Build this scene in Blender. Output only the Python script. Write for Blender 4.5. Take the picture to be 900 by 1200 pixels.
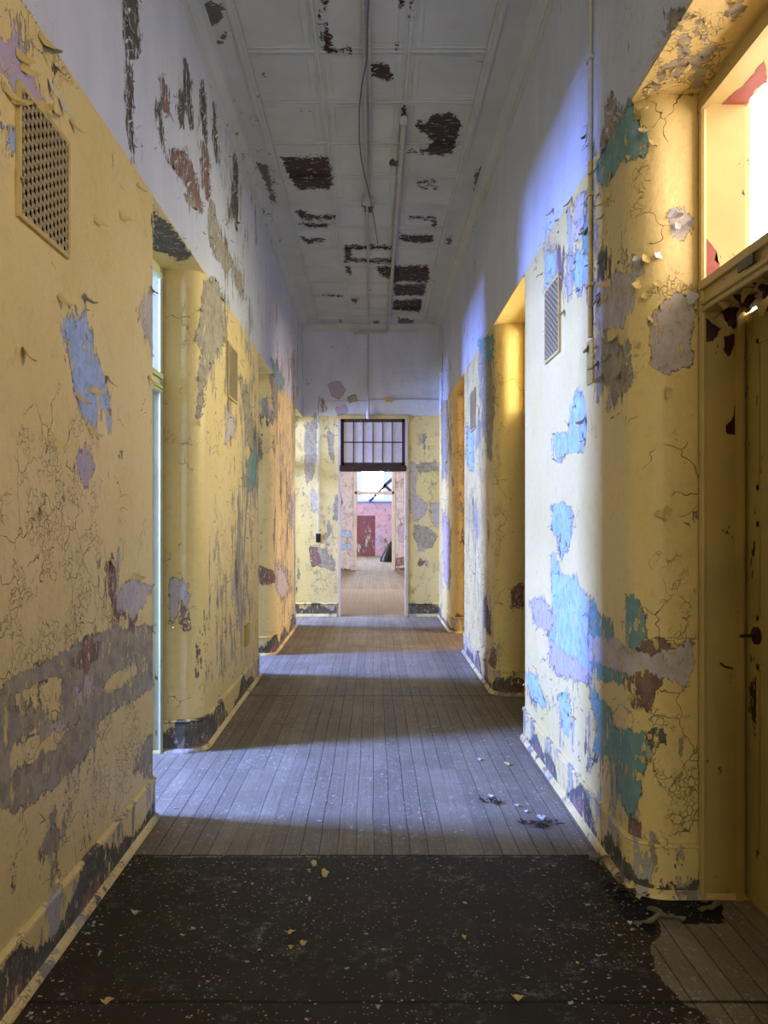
import bpy, bmesh, math, random
import numpy as np
from mathutils import Vector, noise as mnoise
random.seed(7); rng = np.random.RandomState(11)
for o in list(bpy.data.objects): bpy.data.objects.remove(o)
S = bpy.context.scene; COL = S.collection
# ------------------------------------------------------------------ camera
F = 890.0; VX, VY = 437.0, 611.0; EYE = 1.5
cd = bpy.data.cameras.new('camera'); cam = bpy.data.objects.new('camera', cd); COL.objects.link(cam)
cam.location = (0, 0, EYE); cam.rotation_euler = (math.pi/2, 0, 0)
cd.sensor_fit = 'VERTICAL'; cd.sensor_height = 24; cd.sensor_width = 18; cd.lens = F/1200*24
cd.shift_x = (450-VX)/1200; cd.shift_y = (VY-600)/1200
cd.clip_start = .05; cd.clip_end = 200
S.camera = cam
# ------------------------------------------------------------------ world, exposure
S.view_settings.view_transform = 'Standard'; S.view_settings.look = 'None'
S.view_settings.gamma = 1; S.view_settings.use_curve_mapping = False
S.view_settings.exposure = 0.0
w = bpy.data.worlds.new('sky'); S.world = w; w.use_nodes = True
w.node_tree.nodes['Background'].inputs[0].default_value = (.50, .60, 1.0, 1)
w.node_tree.nodes['Background'].inputs[1].default_value = 1.6
# ------------------------------------------------------------------ daylight through the windows, plus added fill lamps
def area(name, loc, direction, sx, sy, col, power, spread=180):
    l = bpy.data.lights.new(name, 'AREA'); l.shape = 'RECTANGLE'; l.size = sx; l.size_y = sy
    l.color = col; l.energy = power; l.spread = math.radians(spread)
    o = bpy.data.objects.new(name, l); COL.objects.link(o); o.location = loc; o.visible_camera = True
    o.rotation_euler = Vector(direction).to_track_quat('-Z', 'Y').to_euler()
    return o
BLUE = (.20, .31, .95)
area('window_daylight', (-4.68, 4.22, 2.85), (1, 0, -.12), .62, 1.9, BLUE, 2000)
area('window_daylight', (-4.68, 7.9, 2.75), (1, 0, -.12), .7, 1.9, BLUE, 1750)
area('window_daylight', (-4.68, 11.4, 2.75), (1, 0, -.12), .8, 1.9, BLUE, 1350)
area('window_daylight', (-4.68, 10.25, 2.6), (1, .4, 0), .8, 2.2, (.85, .90, 1.0), 230)  # added fill: lamp in an invented window, brightens the end wall
area('window_daylight', (2.43, 2.95, 3.00), (-1, 0, 0), 4.0, 2.5, (1.0, .80, .72), 270)
area('window_daylight', (2.43, 6.2, 3.05), (-1, 0, 0), 1.3, 1.6, (1.0, .90, .62), 200)
area('window_daylight', (4.68, 9.4, 2.60), (-1, 0, -.1), 1.2, 1.9, (1.0, .74, .66), 330)
area('window_daylight', (-5.3, 18.0, 2.4), (1, 0, 0), 1.9, 2.6, (.76, .80, 1.0), 620)
area('window_daylight', (5.3, 18.0, 2.4), (-1, 0, 0), 1.9, 2.6, (.92, .84, 1.0), 520)
area('window_daylight', (-.02, 33.5, 3.6), (0, -1, -.25), .95, 2.2, (.74, .80, 1.0), 500)
area('window_daylight', (-5.3, 28.0, 2.6), (1, 0, 0), 3.8, 3.0, (.70, .72, 1.0), 1100)
area('window_daylight', (0, -5.6, 2.7), (0, 1, 0), 1.9, 3.0, (1.0, .94, .78), 170)  # added fill lamp behind the camera, set in an invented back window
# ------------------------------------------------------------------ node helpers
class M:
    def __init__(s, name, rough=.8, spec=.3):
        s.m = bpy.data.materials.new(name); s.m.use_nodes = True; s.t = s.m.node_tree
        s.b = s.t.nodes['Principled BSDF']; s.b.inputs['Roughness'].default_value = rough
        s.b.inputs['Specular IOR Level'].default_value = spec
        s.P = s.t.nodes.new('ShaderNodeTexCoord').outputs['Object']
        s.sep = None
    def n(s, typ, ins=None, out=0, **props):
        nd = s.t.nodes.new(typ)
        for k, v in props.items(): setattr(nd, k, v)
        for k, v in (ins or {}).items():
            sk = nd.inputs[k]
            if isinstance(v, bpy.types.NodeSocket): s.t.links.new(v, sk)
            else:
                if isinstance(v, tuple) and len(v) == 3 and sk.type == 'RGBA': v = v+(1,)
                sk.default_value = v
        return nd.outputs[out]
    def math(s, op, a, b=0.0, c=0.0, clamp=False):
        return s.n('ShaderNodeMath', {0: a, 1: b, 2: c}, operation=op, use_clamp=clamp)
    def add(s, a, b): return s.math('ADD', a, b)
    def mul(s, a, b): return s.math('MULTIPLY', a, b)
    def sub(s, a, b): return s.math('SUBTRACT', a, b)
    def scale(s, v, k): return s.n('ShaderNodeVectorMath', {0: v, 1: k}, operation='MULTIPLY')
    def noise(s, v, sc, det=4.0, rough=.55, dist=0.0, out=0):
        return s.n('ShaderNodeTexNoise', {'Vector': v, 'Scale': sc, 'Detail': det, 'Roughness': rough, 'Distortion': dist}, out)
    def step(s, v, a, b):
        return s.n('ShaderNodeMapRange', {'Value': v, 'From Min': a, 'From Max': b}, clamp=True)
    def mix(s, f, a, b):
        nd = s.t.nodes.new('ShaderNodeMix'); nd.data_type = 'RGBA'
        for sk, v in ((nd.inputs[0], f), (nd.inputs[6], a), (nd.inputs[7], b)):
            if isinstance(v, bpy.types.NodeSocket): s.t.links.new(v, sk)
            else: sk.default_value = (v+(1,)) if isinstance(v, tuple) else v
        return nd.outputs[2]
    def attr(s, name): return s.n('ShaderNodeAttribute', {}, 2, attribute_name=name)
    def xyz(s, v=None):
        nd = s.t.nodes.new('ShaderNodeSeparateXYZ'); s.t.links.new(v or s.P, nd.inputs[0]); return nd.outputs
    def comb(s, x, y, z): return s.n('ShaderNodeCombineXYZ', {0: x, 1: y, 2: z})
    def voro(s, v, sc, feature='DISTANCE_TO_EDGE', out=0, rnd=1.0):
        return s.n('ShaderNodeTexVoronoi', {'Vector': v, 'Scale': sc, 'Randomness': rnd}, out, feature=feature)
    def set(s, col=None, height=None, dist=.004, strength=1.0, rough=None):
        if col is not None:
            if isinstance(col, tuple): s.b.inputs['Base Color'].default_value = col+(1,)
            else: s.t.links.new(col, s.b.inputs['Base Color'])
        if rough is not None: s.t.links.new(rough, s.b.inputs['Roughness'])
        if height is not None:
            s.t.links.new(s.n('ShaderNodeBump', {'Height': height, 'Distance': dist, 'Strength': strength}), s.b.inputs['Normal'])
        return s.m

YEL = (.68, .53, .19); YEL2 = (.73, .57, .235); WHT = (.60, .63, .67)

def wall_material(name, dado, lower=YEL, lower2=YEL2, upper=WHT, streak=.38):
    m = M(name, .55, .35); P = m.P
    X, Y, Z = m.xyz()
    PS = m.scale(P, (1, 1, streak))
    n1 = m.sub(m.noise(PS, 7, 5, .7), .5)
    n2 = m.sub(m.noise(PS, 34, 4, .65), .5)
    n3 = m.sub(m.noise(P, 110, 2, .6), .5)
    E = m.add(m.add(m.add(m.mul(n1, .09), m.mul(n2, .065)), m.mul(n3, .02)), .008)
    isl = m.step(m.noise(PS, 26, 7, .75), .575, .58)
    dens = m.attr('dens'); crk = m.attr('crk')
    # paint coats: yellow dado below, white above
    edge = m.add(Z, m.mul(n3, .006))
    up = m.step(edge, dado-.002, dado+.002)
    big = m.noise(P, 1.7, 3, .5)
    low = m.mix(m.step(big, .35, .65), lower, lower2)
    fine = m.noise(P, 22, 5, .7)
    low = m.mix(m.mul(m.step(fine, .5, .8), .35), low, (.42, .31, .10))
    upc = m.mix(m.step(m.noise(PS, 3, 6, .65), .4, .75), upper, (.50, .52, .54))
    base = m.mix(up, low, upc)
    # general flaking
    g1 = m.noise(PS, 9, 9, .72)
    g2 = m.noise(PS, 2.3, 3, .5)
    g = m.add(m.mul(g1, .8), m.mul(g2, .45))
    thr = m.sub(.84, m.mul(dens, .135))
    gm = m.step(m.sub(g, thr), 0, .004)
    chip = m.noise(m.scale(P, (1, 1, .6)), 55, 3, .6)
    chm = m.mul(m.step(m.sub(chip, m.sub(.76, m.mul(dens, .06))), 0, .004), m.step(g2, .40, .55))
    sel = m.noise(PS, 3.1, 4, .6)
    und = m.mix(m.step(sel, .40, .41), (.17, .11, .085), (.28, .255, .19))
    und = m.mix(m.step(sel, .50, .51), und, (.40, .385, .35))
    und = m.mix(m.step(sel, .57, .58), und, (.32, .28, .21))
    col = m.mix(gm, base, und)
    col = m.mix(chm, col, (.055, .045, .03))
    masks = m.math('MAXIMUM', gm, chm)
    # the large peeled patches
    n4 = m.noise(P, 16, 5, .7); lip_shade_gate = m.step(m.noise(P, 8, 4, .7), .46, .56)
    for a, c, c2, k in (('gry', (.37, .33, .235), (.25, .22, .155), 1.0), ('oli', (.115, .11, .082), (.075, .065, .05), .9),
                    ('blu', (.36, .48, .72), (.26, .38, .56), 1.0), ('blu_shade', (.145, .29, .27), (.20, .33, .32), 1.0),  # teal is the blue coat again with shade put into its colour
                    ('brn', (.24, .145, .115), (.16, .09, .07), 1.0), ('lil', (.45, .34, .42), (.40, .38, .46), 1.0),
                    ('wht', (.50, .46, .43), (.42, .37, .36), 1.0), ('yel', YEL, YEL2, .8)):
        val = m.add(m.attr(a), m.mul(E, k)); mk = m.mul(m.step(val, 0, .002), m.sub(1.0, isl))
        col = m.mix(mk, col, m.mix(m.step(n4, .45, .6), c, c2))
        rim = m.mul(m.mul(m.step(val, -.0035, -.0015), m.step(val, .0045, .0025)), lip_shade_gate); col = m.mix(m.mul(rim, .75), col, (.075, .058, .04))  # shadow of the thick paint lip, painted along the patch edges
        if a == 'yel': masks = m.mul(masks, m.sub(1.0, mk))
        else: masks = m.math('MAXIMUM', masks, mk)
    # cracks and crazing in the remaining paint
    warp = m.n('ShaderNodeVectorMath', {0: P, 1: m.scale(m.noise(P, 5, 3, .6, out=1), (.22, .22, .22))}, operation='ADD')
    v1 = m.voro(warp, 5.5); v2 = m.voro(warp, 34)
    gate = m.noise(P, 3.7, 3, .6)
    c1 = m.mul(m.step(v1, .009, .004), m.step(m.add(gate, m.mul(crk, .22)), .67, .71))
    c2 = m.mul(m.step(v2, .05, .02), m.step(m.add(m.noise(P, 6.1, 3, .6), m.mul(crk, .24)), .74, .80))
    cr = m.mul(m.mul(m.math('MAXIMUM', c1, m.mul(c2, .6)), m.sub(1.0, masks)), m.sub(1.0, m.mul(up, .85)))
    col = m.mix(m.mul(cr, .85), col, (.10, .07, .03))
    # relief of the coat edge; its lip shadow is mixed into the colour above
    h = m.sub(1.0, masks)
    h = m.add(h, m.mul(m.noise(P, 45, 4, .6), .35))
    h = m.add(h, m.mul(m.noise(P, 6, 3, .5), 1.0))
    h = m.sub(h, cr)
    rough = m.add(m.mul(masks, .35), .45)
    m.set(col, h, .009, 1.0, rough)
    return m.m
LD, RD, ED = 3.15, 3.22, 3.17
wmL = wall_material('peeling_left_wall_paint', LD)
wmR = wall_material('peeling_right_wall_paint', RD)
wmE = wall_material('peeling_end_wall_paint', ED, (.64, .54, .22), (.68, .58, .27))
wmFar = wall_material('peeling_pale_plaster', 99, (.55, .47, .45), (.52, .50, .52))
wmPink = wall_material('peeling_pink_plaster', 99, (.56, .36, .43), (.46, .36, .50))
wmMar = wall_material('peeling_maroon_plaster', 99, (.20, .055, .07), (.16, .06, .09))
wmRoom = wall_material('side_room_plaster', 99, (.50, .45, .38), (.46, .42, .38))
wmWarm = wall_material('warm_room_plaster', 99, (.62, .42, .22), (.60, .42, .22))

def simple(name, col, rough=.6, var=None, sc=20, bump=.15, dist=.003, spec=.3, metal=0):
    m = M(name, rough, spec)
    n = m.noise(m.P, sc, 5, .65)
    c = m.mix(m.step(n, .4, .7), col, var or tuple(x*.75 for x in col))
    m.b.inputs['Metallic'].default_value = metal
    return m.set(c, n, dist, bump)
def chipped(name, top, under, dens=.5, sc=14, rough=.5):
    m = M(name, rough, .35)
    PS = m.scale(m.P, (1, 1, .5))
    g = m.noise(PS, sc, 8, .7); mk = m.step(m.sub(g, .72-.2*dens), 0, .006)
    c = m.mix(m.step(m.noise(m.P, 3, 3), .4, .65), top, tuple(x*.85 for x in top))
    c = m.mix(mk, c, under)
    return m.set(c, m.sub(m.mul(m.noise(m.P, 40, 3), .3), mk), .002, .8)
mFrame = chipped('yellow_frame_paint', (.55, .43, .16), (.06, .04, .025), .32, 16)
mFrameG = chipped('pale_green_frame_paint', (.52, .52, .27), (.08, .05, .03), .25, 14)
mBrown = chipped('dark_brown_varnish', (.045, .026, .018), (.16, .13, .07), .45, 18)
mDoor = chipped('yellow_door_paint', (.45, .36, .12), (.035, .02, .02), .5, 11)
mTrim = chipped('pale_trim_paint', (.45, .45, .43), (.10, .10, .08), .35, 10)
mFarTrim = chipped('pale_far_frame_paint', (.55, .48, .40), (.20, .12, .08), .4, 12)
mPipe = simple('painted_conduit', (.46, .45, .40), .5, (.36, .35, .30))
mPipeY = simple('yellow_painted_conduit', (.50, .36, .10), .5)
mWire = simple('dark_wire', (.12, .12, .10), .6)
mIron = simple('rusty_iron', (.035, .014, .014), .6, (.05, .02, .016))
mBlack = simple('duct_dark_and_switch_black', (.008, .008, .008), .9)  # painted darkness of the ducts, and the black switch plate
mGrille = simple('cream_grille_enamel', (.52, .42, .22), .5, (.46, .36, .2), 30)
mFlakeY = simple('yellow_paint_flake', (.56, .43, .15), .5, (.48, .35, .12), 30)
mFlakeW = simple('white_paint_flake', (.55, .55, .54), .5, (.45, .46, .48), 30)
mFlakeB = simple('bare_back_of_flake', (.36, .33, .30), .6, (.45, .42, .38), 30)
mFlakeO = simple('olive_back_of_flake', (.20, .19, .12), .6, (.13, .13, .09), 30)
mChipW = simple('pale_paint_chip', (.42, .41, .36), .7, (.30, .29, .24), 30)
mBag = simple('black_plastic', (.010, .010, .012), .35, (.02, .02, .02))
mBeam = simple('dark_steel_beam', (.05, .06, .14), .6)
mPlate = simple('dark_number_plate', (.03, .04, .035), .35)
mBrass = simple('aged_brass', (.25, .16, .05), .4, metal=.8)

# ------------------------------------------------------------------ mesh helpers
def link(name, verts, faces, mat, parent=None, smooth=False, attrs=None, mats=None, mi=None):
    me = bpy.data.meshes.new(name); me.from_pydata([tuple(v) for v in verts], [], [tuple(int(i) for i in f) for f in faces])
    for x in (mats or [mat]): me.materials.append(x)
    if mi is not None: me.polygons.foreach_set('material_index', np.array(mi, dtype=np.int32))
    if smooth: me.polygons.foreach_set('use_smooth', np.ones(len(me.polygons), dtype=bool))
    for k, a in (attrs or {}).items():
        at = me.attributes.new(k, 'FLOAT', 'POINT'); at.data.foreach_set('value', np.asarray(a, dtype=np.float32))
    me.update()
    o = bpy.data.objects.new(name, me); COL.objects.link(o)
    if parent: o.parent = parent
    return o
class MB:
    def __init__(s): s.v = []; s.f = []
    def box(s, a, b, bev=0.0):
        bm = bmesh.new(); bmesh.ops.create_cube(bm, size=1)
        for v in bm.verts:
            v.co = Vector(((a[0]+b[0])/2+v.co.x*abs(b[0]-a[0]), (a[1]+b[1])/2+v.co.y*abs(b[1]-a[1]), (a[2]+b[2])/2+v.co.z*abs(b[2]-a[2])))
        if bev: bmesh.ops.bevel(bm, geom=bm.edges[:], offset=bev, segments=2, profile=.6, affect='EDGES')
        s.bm(bm); return s
    def bm(s, bm):
        k = len(s.v); bm.verts.ensure_lookup_table(); bm.verts.index_update()
        s.v += [tuple(v.co) for v in bm.verts]; s.f += [tuple(v.index+k for v in f.verts) for f in bm.faces]; bm.free()
    def tube(s, pts, r, seg=8, cap=True):
        pts = [Vector(p) for p in pts]; k = len(s.v); n = len(pts)
        for i, p in enumerate(pts):
            d = (pts[min(i+1, n-1)]-pts[max(i-1, 0)]).normalized()
            u = d.cross(Vector((0, 0, 1)));
            if u.length < .05: u = d.cross(Vector((0, 1, 0)))
            u.normalize(); v = d.cross(u)
            for j in range(seg):
                a = 2*math.pi*j/seg; s.v.append(tuple(p+(u*math.cos(a)+v*math.sin(a))*r))
        for i in range(n-1):
            for j in range(seg):
                a = k+i*seg+j; b = k+i*seg+(j+1) % seg
                s.f.append((a, b, b+seg, a+seg))
        if cap: s.f.append(tuple(k+j for j in range(seg))[::-1]); s.f.append(tuple(k+(n-1)*seg+j for j in range(seg)))
        return s
    def bar(s, p, q, wdt, up, thk):
        p, q, up = Vector(p), Vector(q), Vector(up).normalized(); d = (q-p).normalized(); sd = d.cross(up)*wdt/2; u = up*thk/2
        k = len(s.v); s.v += [tuple(c) for c in (p-sd-u, p+sd-u, p+sd+u, p-sd+u, q-sd-u, q+sd-u, q+sd+u, q-sd+u)]
        s.f += [(k, k+3, k+2, k+1), (k+4, k+5, k+6, k+7), (k, k+1, k+5, k+4), (k+1, k+2, k+6, k+5), (k+2, k+3, k+7, k+6), (k+3, k, k+4, k+7)]
        return s
    def build(s, name, mat, parent=None, smooth=False): return link(name, s.v, s.f, mat, parent, smooth)
def thing(name, label, cat, loc, group=None):
    o = bpy.data.objects.new(name, None); COL.objects.link(o); o.location = loc; o.empty_display_size = .1
    o['label'] = label; o['category'] = cat
    if group: o['group'] = group
    return o
def tag(o, label, cat, group=None, kind=None):
    o['label'] = label; o['category'] = cat
    if group: o['group'] = group
    if kind: o['kind'] = kind
    return o
def struct(o): o['kind'] = 'structure'; return o
def put(parent, child):       # child meshes are written in world coordinates
    child.parent = parent; child.matrix_parent_inverse = __import__('mathutils').Matrix.Translation(-Vector(parent.location)); return child

# ------------------------------------------------------------------ paint map: outlines read off the surfaces
def proj(v):
    y = np.maximum(v[:, 1], .05)
    return VX+F*v[:, 0]/y, VY-F*(v[:, 2]-EYE)/y, y
def sdf(px, py, poly):
    P = np.array(poly, float); Q = np.roll(P, -1, 0); d = np.full(px.shape, 1e9); ins = np.zeros(px.shape, bool)
    for (ax, ay), (bx, by) in zip(P, Q):
        ex, ey = bx-ax, by-ay; L = ex*ex+ey*ey+1e-9
        t = np.clip(((px-ax)*ex+(py-ay)*ey)/L, 0, 1)
        d = np.minimum(d, (px-ax-t*ex)**2+(py-ay-t*ey)**2)
        c = ((ay > py) != (by > py)) & (px < (bx-ax)*(py-ay)/((by-ay) if by != ay else 1e-9)+ax)
        ins ^= c
    d = np.sqrt(d); return np.where(ins, d, -d)
KEYS = ('gry', 'oli', 'blu', 'blu_shade', 'brn', 'lil', 'wht', 'yel')
def paint(verts, spec, dens, crk, base_d=.3, base_c=.3, keys=KEYS, extra=None):
    v = np.array(verts); px, py, dep = proj(v); ok = v[:, 1] > .6; out = {}
    for k in keys:
        a = np.full(len(v), -.3)
        for poly in spec.get(k, []):
            a = np.maximum(a, np.where(ok, np.clip(sdf(px, py, poly)*dep/F*1.0, -.3, .3), -.3))
        out[k] = a
    for nm, lst, b in (('dens', dens, base_d), ('crk', crk, base_c)):
        a = np.full(len(v), b)
        for cx, cy, rx, ry, val in lst:
            q = np.clip(1.3-np.sqrt(((px-cx)/rx)**2+((py-cy)/ry)**2), 0, 1)/1.0
            q = np.clip(q*2, 0, 1); a = np.where(ok, a+(val-a)*q, a)
        if nm == 'dens' and len(keys) > 3:
            mx = np.max([out[k] for k in keys if k != 'yel'], axis=0); a = a+.5*np.clip(1+mx/.07, 0, 1)*(mx < .02)
        out[nm] = a
    return out

def arc_path(pts, step):
    """pts: (x, y, r).  returns positions and normals (left of travel)"""
    P = []; n = len(pts)
    cur = Vector(pts[0][:2]); P.append(cur.copy())
    def straight(a, b):
        L = (b-a).length; k = max(1, int(math.ceil(L/step((a.y+b.y)/2))))
        for i in range(1, k+1): P.append(a+(b-a)*i/k)
    for i in range(1, n-1):
        p = Vector(pts[i][:2]); r = pts[i][2]
        d0 = (p-Vector(pts[i-1][:2])).normalized(); d1 = (Vector(pts[i+1][:2])-p).normalized()
        a = p-d0*r; b = p+d1*r; straight(cur, a)
        c = a+d1*r
        for j in range(1, 13):
            t = j/12*math.pi/2; P.append(c-d1*r*math.cos(t)+d0*r*math.sin(t))
        cur = b
    straight(cur, Vector(pts[-1][:2]))
    N = []
    for i in range(len(P)):
        d = (P[min(i+1, len(P)-1)]-P[max(i-1, 0)]).normalized(); N.append(Vector((-d.y, d.x)))
    return P, N
class Surf:
    def __init__(s): s.v = []; s.n = []; s.f = []
    def sweep(s, P, N, prof, flip, sgn):
        k = len(s.v); c = len(prof)
        for p, n in zip(P, N):
            n = n*sgn
            for h, o in prof: s.v.append((p.x+n.x*o, p.y+n.y*o, h)); s.n.append((n.x, n.y, 0))
        for i in range(len(P)-1):
            for j in range(c-1):
                a = k+i*c+j; q = (a, a+c, a+c+1, a+1); s.f.append(q[::-1] if flip else q)
    def grid(s, fn, us, vs, nrm, flip=False):
        k = len(s.v); c = len(vs)
        for u in us:
            for v in vs: s.v.append(fn(u, v)); s.n.append(nrm)
        for i in range(len(us)-1):
            for j in range(c-1):
                a = k+i*c+j; q = (a, a+c, a+c+1, a+1); s.f.append(q[::-1] if flip else q)
def frange(a, b, st): k = max(1, int(round((b-a)/st))); return [a+(b-a)*i/k for i in range(k+1)]
def yrange(a, b):
    out = []; y = a
    while y < b-1e-6: out.append(y); y += (.3 if y < .8 else .022 if y < 4 else .035 if y < 7 else .06)
    return out+[b]
stepf = lambda y: .3 if y < .5 else .022 if y < 4 else .035 if y < 7 else .06

HC = 4.6; LX, RX = -1.11, 1.05; YE = 12.0
# doorways in each side wall: (near edge, far edge)
LOPEN = [(3.87, 4.93), (7.48, 8.50), (10.98, 12.0)]
ROPEN = [(1.80, 3.04), (5.36, 6.54), (8.85, 10.19)]
REV = .46; HSL, HSR = LD-.012, RD-.012

LEFT = {
 'oli': [[(148,-5),(161,-5),(163,60),(155,72),(148,62)], [(149,75),(155,85),(158,190),(153,150),(149,120)], [(216,70),(222,90),(224,150),(218,130)],
         [(186,115),(190,150),(196,190),(190,165),(185,130)], [(210,105),(214,120),(213,150),(209,130)],
         [(181,252),(195,262),(212,283),(226,301),(210,303),(195,296),(181,290)], [(274,180),(279,200),(277,270),(272,240)], [(236,95),(240,120),(241,170),(236,140)],
         [(65,75),(72,85),(70,92),(62,88)], [(348,640),(352,660),(350,680),(346,660)], [(250,120),(253,150),(255,190),(250,160)]],
 'gry': [[(248,235),(262,285),(272,308),(266,318),(252,300),(244,265)], [(240,330),(250,326),(259,345),(261,400),(247,425),(241,440),(237,470),(232,492),(231,450),(238,410),(228,400),(236,375)],
         [(22,503),(40,497),(58,518),(55,532),(40,527),(30,535),(24,520)],
         [(184,735),(150,733),(125,742),(95,750),(75,775),(45,775),(38,790),(-5,800),(-5,962),(30,945),(45,915),(65,920),(85,905),(100,880),(118,850),(122,830),(150,825),(165,812),(184,800)],
         [(163,872),(184,858),(184,905),(172,917),(159,906)], [(38,1022),(60,1008),(62,1040),(40,1058)], [(50,980),(75,965),(92,985),(70,1005)],
         [(270,300),(283,325),(285,350),(276,335)], [(216,228),(228,232),(235,245),(226,242)],
         [(283,440),(293,470),(297,510),(299,540),(293,520),(287,490)], [(320,440),(324,445),(325,480),(321,490)]],
 'brn': [[(93,758),(101,748),(117,775),(107,787),(92,785)], [(128,652),(136,665),(133,700),(130,722),(122,718),(128,688)], [(145,718),(163,712),(158,737),(143,745)],
         [(-5,1000),(12,1000),(11,1050),(5,1085),(-5,1070)], [(186,85),(196,105),(199,138),(192,130),(189,110)], [(200,175),(216,180),(230,210),(236,248),(226,232),(213,208),(202,192)],
         [(238,165),(245,190),(244,235),(237,215)], [(212,705),(220,710),(222,738),(214,742)], [(304,665),(320,668),(322,682),(306,685)], [(0,680),(6,690),(4,705),(-3,700)]],
 'blu': [[(75,345),(95,345),(100,375),(118,440),(127,470),(124,508),(112,500),(100,490),(92,465),(80,420),(71,380)], [(-5,60),(10,92),(21,104),(10,124),(-5,97)], [(-5,120),(15,140),(25,165),(20,182),(8,178),(-5,150)],
         [(18,162),(28,180),(26,200),(22,190)]],
 'lil': [[(-15,-5),(6,5),(14,28),(20,60),(42,83),(55,122),(46,136),(23,112),(8,98),(-15,72)], [(40,388),(50,388),(58,420),(50,428),(41,414)], [(34,712),(46,715),(43,747),(33,744)],
         [(93,510),(103,530),(108,545),(100,570),(94,550)], [(70,130),(78,142),(85,155),(78,150)], [(80,535),(88,535),(90,555),(82,555)]],
 'wht': [[(140,775),(160,770),(158,785),(142,790)], [(-5,900),(15,905),(8,930),(-5,935)], [(55,860),(66,850),(70,858),(60,868)], [(170,332),(184,350),(184,420),(178,412),(170,382),(162,360)], [(137,690),(160,680),(177,688),(168,705),(163,716),(150,727),(139,715)], [(78,812),(100,797),(106,815),(85,823)],
         [(55,90),(59,95),(60,135),(55,125)], [(200,680),(210,675),(224,700),(220,712),(212,700),(205,725),(200,735)], [(268,480),(273,490),(272,510),(264,520)], [(325,660),(333,672),(340,690),(330,700),(324,690)],
         [(345,580),(350,600),(347,640),(342,610)]],
 'blu_shade': [[(104,590),(110,610),(117,655),(113,668),(108,650),(106,620)], [(290,545),(301,520),(300,560),(293,580)], [(318,420),(332,445),(328,460),(322,440)]],
 'yel': [[(10,880),(25,870),(30,890),(15,905)], [(110,745),(120,745),(118,765),(110,770)], [(72,840),(95,826),(98,838),(78,852)], [(120,800),(135,790),(138,806),(125,815)], [(0,820),(14,815),(10,835),(-5,842)], [(160,760),(172,752),(176,790),(164,800)], [(50,800),(66,795),(65,840),(42,856),(40,830)], [(30,882),(60,860),(72,865),(50,886)], [(140,770),(152,760),(158,790),(146,800)], [(112,460),(121,462),(120,480),(110,482)]],
}
LDENS = [(60,60,70,70,.75),(30,150,50,80,.7),(60,620,120,120,.55),(80,850,110,130,.8),(160,390,25,60,.9),(275,560,35,260,1.15),(270,740,40,90,1.35),(335,560,18,240,1.4),(312,740,20,60,1.0),(215,460,25,60,.6),(205,600,16,240,.15),
         (130,380,40,120,.1),(95,220,60,60,.35),(250,200,40,120,.9),(310,320,60,100,.8),(205,160,60,110,.7),(100,80,60,70,.15)]
LCRK = [(60,560,80,100,1.0),(60,720,100,110,1.0),(40,60,30,60,1.2),(120,930,90,120,1.0),(110,300,50,60,.3),(150,570,35,120,.5),(205,560,25,260,.6),(280,600,30,200,.6)]
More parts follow.
